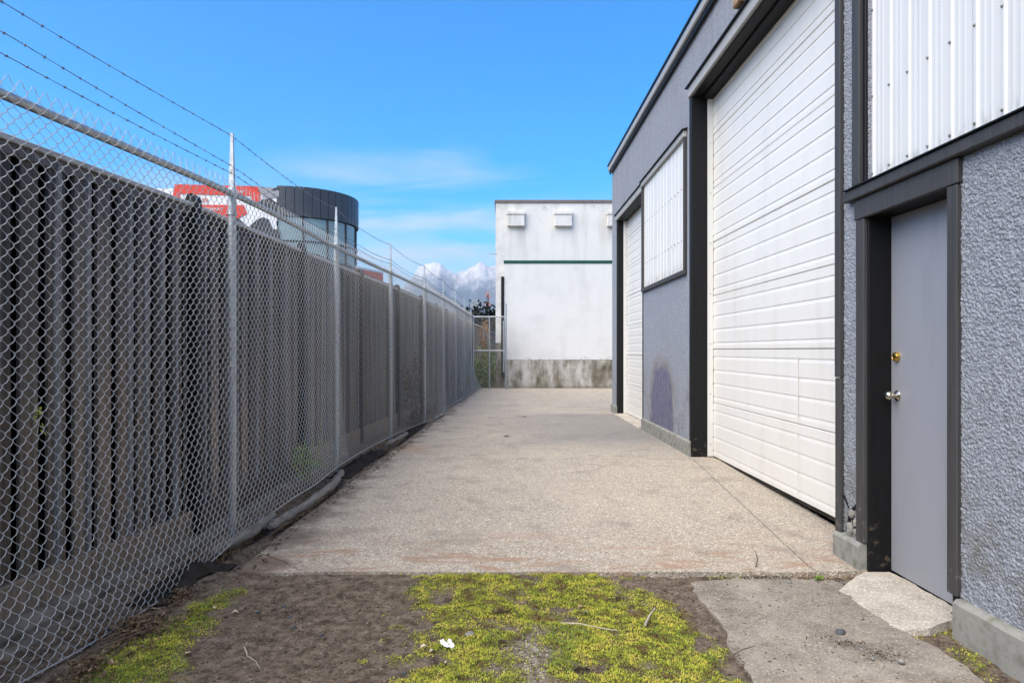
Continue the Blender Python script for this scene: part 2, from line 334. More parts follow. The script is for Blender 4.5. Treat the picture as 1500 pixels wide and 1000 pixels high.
MAT = dict(
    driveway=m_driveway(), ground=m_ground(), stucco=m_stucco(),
    pad=m_oldconc('worn_concrete', (0.31, 0.27, 0.225), (0.13, 0.108, 0.085), scale=4),
    step=m_oldconc('pale_step_concrete', (0.50, 0.45, 0.38), (0.26, 0.23, 0.19), peb=True, scale=3.5),
    footing=m_oldconc('footing_concrete', (0.33, 0.325, 0.30), (0.13, 0.125, 0.105), moss=0.8, peb=False, scale=7),
    curb=m_oldconc('curb_concrete', (0.20, 0.172, 0.14), (0.06, 0.048, 0.036), moss=0.2, peb=False),
    black=m_paint('black_painted_wood', (0.0065, 0.0065, 0.007), 0.55, (0.11, 0.085, 0.06), wear=0.70),
    trim=m_paint('dark_grey_painted_wood', (0.052, 0.050, 0.050), 0.55, (0.15, 0.135, 0.12), wear=0.68),
    lighttrim=m_paint('light_grey_painted_metal', (0.36, 0.355, 0.34), 0.6, (0.12, 0.09, 0.07), wear=0.66),
    doorwhite=m_white('white_door_paint', (0.735, 0.715, 0.67), 0.26, 0.38),
    strip=m_white('white_stop_strip', (0.66, 0.65, 0.62), 0.3, 0.5),
    sheet=m_white('white_sheet_metal', (0.64, 0.63, 0.605), 0.25, 0.36, lowz=2.36, green=0.75),
    doorgrey=m_white('grey_lilac_door_paint', (0.265, 0.275, 0.31), 0.5, 0.45),
    brass=plain('brass', (0.72, 0.46, 0.12), 0.28, 0.15, 30, metal=1.0, bump=0.05),
    nickel=plain('satin_nickel', (0.58, 0.52, 0.43), 0.25, 0.12, 30, metal=1.0, bump=0.05),
    boards=m_boards(), batten=m_batten(),
    cap=plain('weathered_cap_wood', (0.46, 0.45, 0.44), 0.8, 0.35, 2.0, grain=(20, 1.0, 20)),
    galv=m_galv(), wire=m_galv('galvanised_wire', (0.52, 0.515, 0.50), 0.5, 0.25, spots=False),
    barb=m_galv('rusted_barbed_wire', (0.17, 0.17, 0.18), 0.55, 0.6),
    plaster=m_plaster(), stainbase=m_stainbase(),
    green=plain('green_stripe_paint', (0.010, 0.070, 0.045), 0.6, 0.25, 6),
    brown=plain('brown_coping_metal', (0.16, 0.125, 0.11), 0.6, 0.2, 6),
    charcoal=plain('charcoal_cladding', (0.050, 0.052, 0.060), 0.42, 0.12, 1.5, bump=0.05, spec=0.5),
    red=plain('red_panel', (0.62, 0.055, 0.035), 0.5, 0.08, 2, bump=0),
    muralwhite=plain('white_panel', (0.72, 0.72, 0.72), 0.5, 0.05, 2, bump=0),
    muralgrey=plain('grey_panel', (0.28, 0.285, 0.30), 0.5, 0.35, 0.6, bump=0),
    muraldark=plain('dark_panel', (0.035, 0.035, 0.042), 0.5, 0.3, 0.8, bump=0),
    pinkred=plain('faded_red_lettering', (0.60, 0.20, 0.17), 0.5, 0.05, 2, bump=0),
    glass=plain('tinted_glass', (0.24, 0.31, 0.295), 0.08, 0.1, 0.5, bump=0, spec=0.9),
    blackplastic=plain('black_plastic', (0.026, 0.022, 0.018), 0.85, 0.5, 8, bump=0.5, spec=0.12),
    log=plain('weathered_grey_wood', (0.17, 0.155, 0.135), 0.85, 0.6, 1.6, grain=(14, 3, 14), bump=0.5),
    bark=plain('dead_twig_bark', (0.115, 0.08, 0.058), 0.85, 0.4, 20),
    pale=plain('bleached_twig', (0.40, 0.35, 0.27), 0.8, 0.3, 25),
    leaf=plain('dead_leaf', (0.33, 0.225, 0.13), 0.75, 0.35, 30),
    paleleaf=plain('bleached_leaf', (0.52, 0.45, 0.32), 0.75, 0.25, 30),
    stone=plain('grey_stone', (0.21, 0.205, 0.195), 0.8, 0.35, 30),
    darkstone=plain('dark_stone', (0.075, 0.08, 0.088), 0.7, 0.35, 30),
    litter=plain('white_litter', (0.78, 0.78, 0.77), 0.5, 0.08, 20),
    rust=plain('rusty_tin', (0.30, 0.20, 0.12), 0.8, 0.5, 14),
)

# ------------------------------------------------------------------ ground
EDGE_Y = 4.37
def GZ(y): return 0.0 if y >= 8.3 else -0.10 * (8.3 - y) / (8.3 - EDGE_Y)       # driveway surface: falls towards its front edge
LEFT = [(4.37, -1.72), (5.4, -1.72), (8, -1.52), (11.5, -1.40), (15.2, -1.42), (19, -1.2), (23.2, -0.97), (26, -0.9), (60, 0.2)]   # left rim of the concrete
DZ = -0.145
def poly_px(pts, z=DZ): return [gp(x, y, z).xy for x, y in pts]
POLY_MOSS = [(poly_px([(608, 836), (905, 836), (950, 868), (1015, 902), (1062, 942), (1105, 1002), (1190, 1130), (1260, 1300), (380, 1300), (500, 1120), (560, 1002), (588, 930), (622, 880)]), 0.10),
             (poly_px([(352, 866), (300, 878), (240, 905), (150, 962), (90, 1000), (-80, 1130), (150, 1160), (250, 1010), (292, 950), (338, 890)]), 0.05),
             (poly_px([(1330, 922), (1392, 905), (1405, 925), (1470, 985), (1440, 1000), (1385, 935), (1345, 938)]), 0.03),
             (poly_px([(1040, 841), (1090, 841), (1088, 850), (1045, 851)]), 0.02),
             (poly_px([(1165, 835), (1245, 835), (1245, 846), (1165, 848)]), 0.02)]
POLY_GRAVEL = [poly_px([(712, 1002), (700, 962), (735, 922), (795, 903), (845, 925), (838, 965), (860, 1002), (880, 1150), (680, 1150)])]
def sdist(p, poly):                                       # signed distance, positive inside
    inside = False; d = 1e9; n = len(poly)
    for i in range(n):
        a, b = poly[i], poly[(i + 1) % n]
        if (a.y > p[1]) != (b.y > p[1]) and p[0] < (b.x - a.x) * (p[1] - a.y) / (b.y - a.y) + a.x: inside = not inside
        ex, ey = b.x - a.x, b.y - a.y; t = max(0, min(1, ((p[0] - a.x) * ex + (p[1] - a.y) * ey) / (ex * ex + ey * ey)))
        dx, dy = p[0] - a.x - t * ex, p[1] - a.y - t * ey; d = min(d, dx * dx + dy * dy)
    d = math.sqrt(d); return d if inside else -d
def gravel_at(x, y):
    if not (-0.6 < x < 1.0 and y < 3.9): return 0.0
    d = max(sdist((x, y), p) for p in POLY_GRAVEL) + 0.16 * n3(x * 7, y * 7, 3) + 0.08 * n3(x * 21, y * 21, 3)
    return 0.92 * max(0, min(1, (d - 0.02) / 0.14))
def moss_at(x, y):
    if y > 4.45: return 0.0
    nz = n3(x * 5, y * 5, 7) * 0.9 + n3(x * 14, y * 14, 1) * 0.6
    best = 0.0
    for poly, amp in POLY_MOSS:
        d = sdist((x, y), poly)
        if d > -0.4: best = max(best, max(0, min(1, (d + nz * amp * 2.6 + 0.03) / 0.24)))
    bare = max(0.0, n3(x * 4.3, y * 4.3, 21) + 0.5 * n3(x * 12, y * 12, 22) - 0.18) * 2.2
    return max(0.0, best * (1 - gravel_at(x, y)) - bare * (best < 1.1))
def relief(x, y):
    return 0.014 * n3(x * 2.3, y * 2.3, 2) + 0.009 * n3(x * 9, y * 9, 5) + 0.006 * n3(x * 31, y * 31, 8)
def ground_z(x, y):
    if y < EDGE_Y + 0.1: z = DZ + 0.026 * max(0, min(1, (y - 3.95) / 0.35)) * (1.0 if x < 0.6 else 0.45)
    else: z = GZ(y) - 0.06 - 0.02 * max(0, 1 - (y - EDGE_Y) / 0.6)
    if x > 2.35: z -= 0.12
    if abs(x) < 3.2 and 0.8 < y < 26: z += relief(x, y)
    elif y > 26 or abs(x) > 3.2: z -= 0.05
    return z
xs = sorted(set([-9000, -3000, -900, -250, -80, -30, -14, -8, -5, -4, -3.4, 3.4, 4, 6, 12, 30, 90, 300, 1000, 3000, 9000] + [round(-3.0 + i * 0.03, 3) for i in range(181)]))
ys = sorted(set([-600, -150, -40, -12, -5, -2, -0.5, 0.5, 1.2] + [round(1.7 + i * 0.024, 3) for i in range(115)] + [round(4.5 + i * 0.16, 3) for i in range(134)] + [27, 30, 36, 45, 60, 90, 150, 300, 700, 1500, 3500, 7000, 11500]))
gv = []; gm = []; gg = []
for y in ys:
    for x in xs:
        gv.append((x, y, ground_z(x, y)))
        near = 1.0 < y < 4.5 and abs(x) < 2.8
        m_ = moss_at(x, y) if near else 0.0; gm.append(m_); gg.append(gravel_at(x, y) if near else 0.0)
nx = len(xs); gf = [(j * nx + i, j * nx + i + 1, (j + 1) * nx + i + 1, (j + 1) * nx + i) for j in range(len(ys) - 1) for i in range(nx - 1)]
gme = np_mesh('ground', gv, gf, MAT['ground'], True)
for nm, arr in (('moss', gm), ('gravel', gg)):
    gme.attributes.new(nm, 'FLOAT', 'POINT').data.foreach_set('value', np.array(arr, np.float32))
link('ground', gme, kind='structure', label='brown bare soil with grit in front of the driveway')

# driveway: separate cast slabs with open joints
dw = empty('driveway', (0, 6, 0), kind='structure', label='pale exposed aggregate concrete driveway between fence and warehouse')
def slab(outline, zf, thick, m, name, parent, jag=0.008, step=0.07, seed=0, **t):
    pts = []
    for i, a in enumerate(outline):
        b = outline[(i + 1) % len(outline)]; L = math.dist(a, b); k = max(1, int(L / step))
        for j in range(k):
            u = j / k; x, y = a[0] + (b[0] - a[0]) * u, a[1] + (b[1] - a[1]) * u
            wx = jag * (n3(x * 4, y * 4, 1) * 1.5 + n3(x * 17, y * 17, 1) + 0.5 * n3(x * 50, y * 50, 1)); wy = jag * (n3(x * 4, y * 4, 6) * 1.5 + n3(x * 17, y * 17, 6) + 0.5 * n3(x * 50, y * 50, 6))
            pts.append((x + wx, y + wy))
    bm = bmesh.new(); vt = [bm.verts.new((x, y, zf(x, y))) for x, y in pts]; f = bm.faces.new(vt)
    r = bmesh.ops.extrude_face_region(bm, geom=[f])
    for v in [g for g in r['geom'] if isinstance(g, bmesh.types.BMVert)]: v.co.z -= thick
    bmesh.ops.triangulate(bm, faces=[g for g in bm.faces if len(g.verts) > 4])
    bmesh.ops.recalc_face_normals(bm, faces=bm.faces[:])
    me = bpy.data.meshes.new(name); bm.to_mesh(me); bm.free(); me.materials.append(m); return link(name, me, None, parent, **t)
zf = lambda x, y: GZ(y)
A0, A1 = (2.27, 8.22), (1.98, 4.39)                       # joint of the door apron
gpj = 0.007
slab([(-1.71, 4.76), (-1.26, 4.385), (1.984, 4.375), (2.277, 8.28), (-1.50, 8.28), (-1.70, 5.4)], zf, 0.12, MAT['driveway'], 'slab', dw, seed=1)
slab([(-1.714, 4.757), (-1.72, 4.385), (-1.264, 4.383)], lambda x, y: GZ(y) - 0.003, 0.12, MAT['driveway'], 'slab', dw, seed=2)
slab([(1.989, 4.378), (2.62, 4.40), (2.62, 8.28), (2.282, 8.28)], lambda x, y: GZ(y) + 0.005, 0.12, MAT['driveway'], 'slab', dw, seed=3)
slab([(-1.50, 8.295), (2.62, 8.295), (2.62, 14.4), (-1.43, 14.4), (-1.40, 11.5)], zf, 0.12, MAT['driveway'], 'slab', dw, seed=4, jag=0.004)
slab([(-1.43, 14.41), (12.0, 14.41), (12.0, 23.94), (-0.95, 23.94), (-0.97, 23.2), (-1.2, 19), (-1.42, 15.2)], zf, 0.12, MAT['driveway'], 'slab', dw, seed=5, jag=0.006)
# worn concrete pad in front of the entry door, running to the picture's foot
padp = [gp(*p, -0.14).xy for p in [(1012, 856), (1100, 846), (1240, 852), (1246, 880), (1300, 914), (1345, 938), (1400, 968), (1452, 1012), (1560, 1140), (1640, 1280), (1230, 1280), (1150, 1080), (1098, 1000), (1066, 940), (1040, 892)]]
slab([p[:] for p in padp], lambda x, y: -0.128 + 0.006 * n3(x * 2, y * 2, 4), 0.08, MAT['pad'], 'worn_pad', None, jag=0.022, step=0.05, seed=9, kind='structure', label='rough grey concrete pad before the entry door')
# pale doorstep slab: sloped front
stp = [(1.99, 4.12), (2.30, 4.36), (2.47, 4.36), (2.47, 3.56), (2.32, 3.56), (2.18, 3.50), (2.06, 3.52), (1.95, 3.72), (1.98, 3.95)]
slab(stp, lambda x, y: -0.092 - 0.05 * max(0, (2.22 - x) / 0.27), 0.10, MAT['step'], 'doorstep', None, jag=0.012, step=0.05, seed=12, kind='structure', label='pale concrete doorstep under the grey door')

# ------------------------------------------------------------------ grey warehouse
XW, XB = 2.32, 2.64                                     # wall face, back of wall
wh = empty('warehouse', (XW, 6, 0), label='grey stucco warehouse with white roller doors and dark timber trim', cat='building')
wall = MB()
def wl(y0, y1, z0, z1): wall.box(XW, XB, y0, y1, z0, z1)
wl(-6, 2.2, -0.2, 2.30)
wall.box(XW + 0.012, XB, 2.2, 3.48, -0.2, 2.30)
wl(3.553, 4.38, 2.21, 2.30)                                   # over the entry door
wall.box(XW + 0.012, XB, 4.38, 4.75, -0.2, 3.9); wl(4.39, 4.75, 3.9, 5.2)
wl(4.75, 8.47, 4.47, 5.2); wl(8.47, 11.5, -0.2, 5.2); wl(11.5, 14.06, 4.0, 5.2); wl(14.06, 14.8, -0.2, 5.2)
wall.box(XB + .001, 12, 14.5, 14.8, -0.2, 5.2); wall.box(XB + .001, 12, -6, -5.7, -0.2, 5.2); wall.box(11.7, 12, -5.7, 14.5, -0.2, 5.2)
wall.box(XW + 0.06, XB, -6, 4.39, 2.30, 5.2)
wall.build('wall', MAT['stucco'], wh)
def relief_panel(y0, y1, z0, z1, d):
    ny, nz = int((y1 - y0) / d) + 1, int((z1 - z0) / d) + 1; v = []
    for j in range(nz):
        z = z0 + (z1 - z0) * j / (nz - 1)
        for i in range(ny):
            y = y0 + (y1 - y0) * i / (ny - 1)
            h = 0.75 - 1.5 * mn.voronoi(Vector((y * 68, z * 68, 1.7)))[0][0] + 0.5 * n3(y * 130, z * 130, 9) + 0.3 * n3(y * 22, z * 22, 4)
            v.append((XW + 0.001 - 0.0075 * h, y, z))
    f = [(j * ny + i, (j + 1) * ny + i, (j + 1) * ny + i + 1, j * ny + i + 1) for j in range(nz - 1) for i in range(ny - 1)]
    return v, f
for y0, y1, z0, z1, d in ((2.2, 3.478, 0.03, 2.30, 0.0052), (4.46, 4.69, 0.06, 3.9, 0.007)):
    v, f = relief_panel(y0, y1, z0, z1, d); link('stucco_coat', np_mesh('stucco_coat', v, f, MAT['stucco'], True), None, wh)
# roof and its metal edge
MB().box(XW - 0.02, 12.05, -6.05, 14.85, 5.2, 5.26).build('roof', MAT['brown'], wh)
fl = MB().prof_y([(XW - 0.06, 5.20), (XW - 0.075, 5.215), (XW - 0.075, 5.30), (XW - 0.055, 5.325), (XW + 0.10, 5.33), (XW + 0.10, 5.262), (XW - 0.021, 5.262), (XW - 0.021, 5.20)], -6.1, 14.88).build('roof_flashing', MAT['lighttrim'], wh)
MB().box(XW - 0.045, XW - 0.021, -6.1, 14.885, 5.14, 5.198).build('fascia', MAT['black'], wh)
MB().box(XW - 0.095, XW - 0.07, -6.1, 14.885, 5.315, 5.345).build('drip_edge', MAT['black'], wh)
# footings
def footing(y0, y1, z0, z1, xf, seed):
    n = max(2, int((y1 - y0) / 0.06)); v = []; f = []
    for i in range(n + 1):
        y = y0 + (y1 - y0) * i / n; w = 0.007 * n3(y * 6, seed) + 0.005 * n3(y * 23, seed); t = z1 + 0.008 * n3(y * 5, seed, 3)
        v += [(xf + w, y, z0), (xf + w, y, t - 0.02), (xf + w + 0.018, y, t), (XW + 0.05, y, t + 0.003), (XW + 0.05, y, z0)]
    for i in range(n):
        for k in range(5): a, b = i * 5 + k, i * 5 + (k + 1) % 5; f.append((a, b, b + 5, a + 5))
    f += [(0, 4, 3, 2, 1), tuple(n * 5 + k for k in range(5))]
    return MB().add(v, f).build('footing', MAT['footing'], wh, smooth=True)
footing(8.49, 11.48, -0.15, 0.19, XW - 0.035, 1); footing(-6, 3.47, -0.3, 0.06, XW - 0.045, 2); footing(4.395, 4.735, -0.3, 0.075, XW - 0.05, 3); footing(14.07, 14.83, -0.15, 0.17, XW - 0.03, 4)

def board(name, m, x0, x1, y0, y1, z0, z1, b=0.005, parent=wh): return MB().cbox(x0, x1, y0, y1, z0, z1, b).build(name, m, parent)
# big roller door ------------------------------------------------
def section_mesh(h, y0, y1):
    pr = []; z = h
    pr.append((0.012, h)); pr.append((0.0, h - 0.006))
    for fr in (0.13, 0.38, 0.63, 0.88):
        c = h * (1 - fr); pr += [(0.0, c + 0.004), (0.006, c + 0.001), (0.006, c - 0.002), (0.0, c - 0.034)]
    pr += [(0.0, 0.006), (0.012, 0.0), (0.045, 0.0), (0.045, h)]
    return MB().prof_y(pr, y0, y1).mesh('section', MAT['doorwhite'])
def roller(name, xd, y0, y1, top, h, zb, label, seam):
    d = empty(name, (xd, y0, 0)); adopt(d, wh); d['label'] = label
    me = section_mesh(h - 0.004, y0, y1); k = 0
    while zb + k * h < top: inst('section', me, (xd + (0.003 if k % 2 else 0.0), 0, zb + k * h), parent=d); k += 1
    MB().box(xd + 0.002, xd + 0.04, y0, y1, zb - 0.03, zb - 0.002).build('bottom_seal', MAT['blackplastic'], d)
    if seam:
        for kk in range(2): MB().prof_z([(xd - 0.0015, 5.99), (xd - 0.003, 6.0), (xd - 0.0015, 6.01), (xd + 0.004, 6.0)], zb + kk * h + 0.05, zb + (kk + 1) * h - 0.06).build('crease', MAT['doorwhite'], d)
    MB().box(xd - 0.07, xd - 0.002, y1 - 0.012, y1 + 0.0, zb, top).build('stop_strip', MAT['strip'], d)
    sc = MB().lathe([(0.006, 0), (0.006, 0.002), (0.003, 0.003)], (0, 0, 0), (0, -1, 0), 8).mesh('screw', MAT['darkstone'])
    for q in range(int(top / 0.6)): inst('screw', sc, (xd - 0.036, y1 - 0.0125, zb + 0.15 + q * 0.62), parent=d)
    return d
roller('roller_door', 2.575, 4.72, 8.455, 4.50, 0.662, 0.012, 'tall white ribbed roller door beside the entry door', True)
board('door_jamb', MAT['black'], XW - 0.012, 2.505, 8.457, 8.56, -0.08, 4.47)
board('door_jamb', MAT['black'], XW + 0.01, 2.62, 4.70, 4.748, -0.1, 4.47)
board('door_head', MAT['black'], XW + 0.004, 2.44, 4.75, 8.456, 4.452, 4.50); board('door_head', MAT['black'], 2.443, 2.62, 4.75, 8.456, 4.425, 4.49)
board('header_trim', MAT['lighttrim'], XW - 0.030, XW + 0.002, 4.60, 8.57, 4.475, 4.60)
MB().prof_y([(XW - 0.06, 4.600), (XW - 0.06, 4.612), (XW + 0.0, 4.635), (XW + 0.0, 4.60)], 4.58, 8.60).build('drip_cap', MAT['black'], wh)
for a, b in ((-0.1, 1.13), (1.134, 4.47)):
    board('side_trim', MAT['trim'], XW - 0.025 - (0.004 if a > 0 else 0), XW + 0.02, 4.675, 4.752, a, b)
board('side_trim', MAT['trim'], XW - 0.02, XW + 0.02, 4.675, 4.75, 4.61, 5.14)
# second roller door
roller('roller_door', 2.505, 11.46, 14.05, 4.02, 0.60, 0.03, 'narrow white ribbed roller door by the warehouse corner', False)
board('door_jamb', MAT['black'], XW - 0.012, 2.44, 14.05, 14.15, -0.02, 4.0)
board('door_jamb', MAT['black'], XW - 0.012, 2.56, 11.46, 11.50, -0.02, 4.0)
board('door_head', MAT['black'], XW + 0.004, 2.56, 11.50, 14.05, 3.97, 4.02)
board('header_trim', MAT['lighttrim'], XW - 0.03, XW + 0.002, 11.46, 14.22, 4.0, 4.11)
MB().prof_y([(XW - 0.055, 4.11), (XW - 0.055, 4.122), (XW, 4.142), (XW, 4.11)], 11.46, 14.26).build('drip_cap', MAT['black'], wh)
board('threshold', MAT['step'], 2.24, 2.60, 11.52, 14.04, -0.10, 0.026, 0.01)

# corrugated sheets
def sheet_mesh(w, h, pitch=0.19, m='sheet'):
    pr = []; y = 0.0
    while y < w - 1e-6:
        for dy, d in ((0, 0.0), (0.045, 0.0), (0.055, 0.002), (0.063, 0.002), (0.073, 0.0), (0.093, 0.0), (0.103, 0.002), (0.111, 0.002), (0.121, 0.0), (0.140, 0.0), (0.154, 0.008), (0.168, 0.008), (0.182, 0.0)):
            if y + dy <= w: pr.append((-d, y + dy))
        y += pitch
    pr.append((0.0, w))
    return MB().prof_z(pr, 0, h, closed=False).mesh('metal_sheet', MAT[m])
screw = MB().lathe([(0.009, 0), (0.009, 0.003), (0.005, 0.004), (0.005, 0.009)], (0, 0, 0), (-1, 0, 0), 8).mesh('screw', MAT['stone'])
sid = empty('siding', (XW, 3, 2.4)); adopt(sid, wh); sid['label'] = 'white ribbed metal siding above the grey entry door'
y1 = 4.385; sw = 0.95; shm = sheet_mesh(sw, 2.75)
k = 0
while y1 - k * sw > -5.5:
    ya = y1 - (k + 1) * sw; inst('metal_sheet', shm, (XW + 0.032 - 0.0016 * (k % 2), ya - (0.004 if k % 2 else 0), 2.392), parent=sid)
    if ya > 1.0:
        for q in range(5):
            for z in (2.45, 2.94, 3.49, 4.05): inst('screw', screw, (XW + 0.0235, ya + 0.162 + q * 0.19, z + 0.004 * n3(q, k, z)), parent=sid)
    k += 1
board('ledge', MAT['trim'], XW - 0.055, XW + 0.05, -6, 4.585, 2.302, 2.372, 0.006)
MB().prof_y([(XW - 0.07, 2.373), (XW - 0.07, 2.380), (XW + 0.04, 2.396), (XW + 0.04, 2.373)], -6, 4.56).build('drip_cap', MAT['black'], wh)
board('corner_trim_and_gap', MAT['trim'], XW - 0.028, XW + 0.05, 4.425, 4.52, 2.397, 5.14); board('corner_trim_and_gap', MAT['black'], XW - 0.005, XW + 0.05, 4.388, 4.424, 2.397, 5.14)  # black second strip stands in for the shadowed gap beside the siding
# board-framed panel of ribbed metal between the two doors
wi = empty('blanked_window', (XW, 10, 2.3)); adopt(wi, wh); wi['label'] = 'former window blanked with white ribbed metal'
for y in range(3): inst('metal_sheet', sheet_mesh(0.9, 1.68) if y == 0 else bpy.data.meshes['metal_sheet.001'], (XW - 0.004 - 0.0015 * (y % 2), 8.76 + y * 0.87, 2.36), parent=wi)
for y in range(14):
    for z in (2.75, 3.42): inst('screw', screw, (XW - 0.0135, 8.92 + y * 0.18, z), parent=wi)
board('frame_rail', MAT['trim'], XW - 0.045, XW - 0.003, 8.70, 11.44, 2.29, 2.352, parent=wi); board('frame_rail', MAT['lighttrim'], XW - 0.05, XW - 0.003, 8.70, 11.44, 4.04, 4.12, parent=wi)
board('frame_stile', MAT['trim'], XW - 0.042, XW - 0.003, 8.70, 8.755, 2.353, 4.038, parent=wi); board('frame_stile', MAT['trim'], XW - 0.042, XW - 0.003, 11.375, 11.44, 2.353, 4.038, parent=wi)
MB().prof_y([(XW - 0.075, 4.122), (XW - 0.075, 4.134), (XW, 4.158), (XW, 4.122)], 8.68, 11.455).build('drip_cap', MAT['black'], wi)
# entry door
dr = board('entry_door', MAT['doorgrey'], 2.472, 2.515, 3.56, 4.372, -0.085, 2.17, 0.003)
dr['label'] = 'plain grey lilac steel entry door'
kz, ky = 1.035, 4.30
MB().lathe([(0.034, 0), (0.034, 0.004), (0.024, 0.012), (0.012, 0.018), (0.011, 0.034), (0.020, 0.040), (0.027, 0.052), (0.0275, 0.064), (0.021, 0.074), (0.008, 0.078)], (2.472, ky, kz), (-1, 0, 0), 24).build('knob', MAT['nickel'], dr, True)
MB().lathe([(0.030, 0), (0.030, 0.012), (0.026, 0.022), (0.018, 0.026), (0.017, 0.024)], (2.472, ky, kz + 0.245), (-1, 0, 0), 24).build('deadbolt', MAT['brass'], dr, True)
board('door_jamb', MAT['black'], XW + 0.008, 2.54, 4.374, 4.42, -0.14, 2.21); board('door_jamb', MAT['black'], XW + 0.008, 2.54, 3.51, 3.556, -0.14, 2.21)
board('door_head', MAT['black'], XW + 0.008, 2.54, 3.558, 4.372, 2.172, 2.215)
board('side_trim', MAT['trim'], XW - 0.022, XW + 0.007, 4.378, 4.478, 0.08, 2.168); board('side_trim', MAT['trim'], XW - 0.022, XW + 0.007, 3.474, 3.556, 0.065, 2.168)
board('header_trim', MAT['trim'], XW - 0.027, XW + 0.007, 3.462, 4.49, 2.17, 2.299)
# broken corner of the plaster by the entry door
for i in range(7):
    y, z = 4.50 + random.uniform(0, 0.15), 0.10 + random.uniform(0, 0.17)
    bm = bmesh.new(); bmesh.ops.create_icosphere(bm, subdivisions=1, radius=0.032)
    for v in bm.verts: v.co = Vector((v.co.x * 0.6, v.co.y * random.uniform(0.6, 1.2), v.co.z * random.uniform(0.7, 1.4))) + Vector((XW - 0.006, y, z))
    me = bpy.data.meshes.new('plaster_chunk'); bm.to_mesh(me); bm.free(); link('plaster_chunk', me, MAT['footing'], wh)
for (ya, za), (yb, zb_) in (((4.48, 0.30), (4.57, 0.24)), ((4.57, 0.24), (4.62, 0.10)), ((4.60, 0.26), (4.67, 0.33)), ((4.50, 0.10), (4.56, 0.22))):
    MB().add([(XW - 0.010, ya - 0.012, za), (XW - 0.010, yb - 0.008, zb_), (XW - 0.010, yb + 0.010, zb_ + 0.01), (XW - 0.010, ya + 0.012, za + 0.012), (XW + 0.01, ya, za), (XW + 0.01, yb, zb_)], [(0, 1, 2, 3), (0, 4, 5, 1), (3, 2, 5, 4)]).build('plaster_crack', MAT['black'], wh)
MB().cbox(XW - 0.09, XW - 0.001, 6.52, 6.70, 4.66, 5.0, 0.01).build('rusty_wall_box', MAT['rust'], wh)

# ------------------------------------------------------------------ white building closing the alley
YB = 24.0
wbld = empty('white_building', (4, YB, 0), label='stained white plastered building closing the alley end', cat='building')
MB().box(-0.336, 14, YB + 0.02, YB + 14, 1.58, 6.50).build('wall', MAT['plaster'], wbld)
MB().box(-0.336, 14, YB + 0.05, YB + 13.97, -0.2, 1.579).build('plinth', MAT['stainbase'], wbld)
MB().box(-0.05, 14, YB - 0.05, YB + 0.019, 0.99, 4.36).build('lower_wall', MAT['plaster'], wbld)
MB().box(-0.05, 14, YB - 0.065, YB + 0.019, 4.362, 4.47).build('green_band', MAT['green'], wbld)
MB().cbox(0.06, 14, YB - 0.16, YB + 0.049, -0.2, 0.975, 0.015).build('footing', MAT['stainbase'], wbld)
MB().box(-0.37, 14.03, YB - 0.02, YB + 14.03, 6.502, 6.60).build('coping', MAT['brown'], wbld)
for x in (0.05, 1.71, 3.55, 5.3):
    hd = MB().cbox(x + 0.02, x + 0.63, YB - 0.16, YB + 0.018, 5.66, 6.06, 0.015).build('vent_hood', MAT['plaster'], wbld)
    MB().cbox(x, x + 0.65, YB - 0.19, YB + 0.016, 6.063, 6.19, 0.012).build('vent_lid', MAT['plaster'], hd)
MB().tube([(-0.30, YB + 0.02, 4.72), (-0.55, YB + 0.02, 4.72)], 0.02, 8).build('bracket', MAT['galv'], wbld)
MB().tube([(-0.09, YB - 0.06, 0.35), (-0.09, YB - 0.06, 3.9)], 0.055, 10).build('downpipe', MAT['black'], wbld)

# ------------------------------------------------------------------ building with the sign wall, beyond the fence
db = empty('showroom', (-14, 38, 0), label='charcoal showroom with curved glazed corner and red sign wall behind the fence', cat='building')
CX, CY, CR, ZT = -12.06, 39.5, 3.5, 10.0
arc = [R(-90 + i * 7.5) for i in range(25)]                 # from facing the alley round to facing away
MB().box(-20.2, CX, 36.02, 46, 0, ZT - 0.15).build('sign_wall', MAT['muralwhite'], db)
def drum(r, z0, z1, name, m, a=arc):
    v = [(CX + r * math.cos(t), CY + r * math.sin(t), z) for t in a for z in (z0, z1)]; n = len(a)
    v += [(CX, CY, z0), (CX, CY, z1)]
    f = [(2 * i, 2 * i + 2, 2 * i + 3, 2 * i + 1) for i in range(n - 1)] + [(2 * n, 2 * i + 2, 2 * i) for i in range(n - 1)] + [(2 * n + 1, 2 * i + 1, 2 * i + 3) for i in range(n - 1)]
    return MB().add(v, f).build(name, m, db)
for i in range(len(arc) - 1):                              # cladding cassettes of the curved band, each its own
    t0, t1 = arc[i] + 0.004, arc[i + 1] - 0.004
    v = [(CX + r * math.cos(t), CY + r * math.sin(t), z) for t in (t0, (t0 + t1) / 2, t1) for z in (8.42, ZT) for r in (CR, CR - 0.08)]
    f = [(0, 4, 6, 2), (4, 8, 10, 6), (1, 3, 7, 5), (5, 7, 11, 9), (2, 6, 7, 3), (6, 10, 11, 7), (0, 1, 5, 4), (4, 5, 9, 8), (0, 2, 3, 1), (8, 9, 11, 10)]
    MB().add(v, f).build('cladding_panel', MAT['charcoal'], db)
drum(CR - 0.09, 8.44, ZT - 0.05, 'band_core', MAT['muraldark']); drum(CR - 0.35, 0, 8.43, 'inner_core', MAT['muralgrey'])
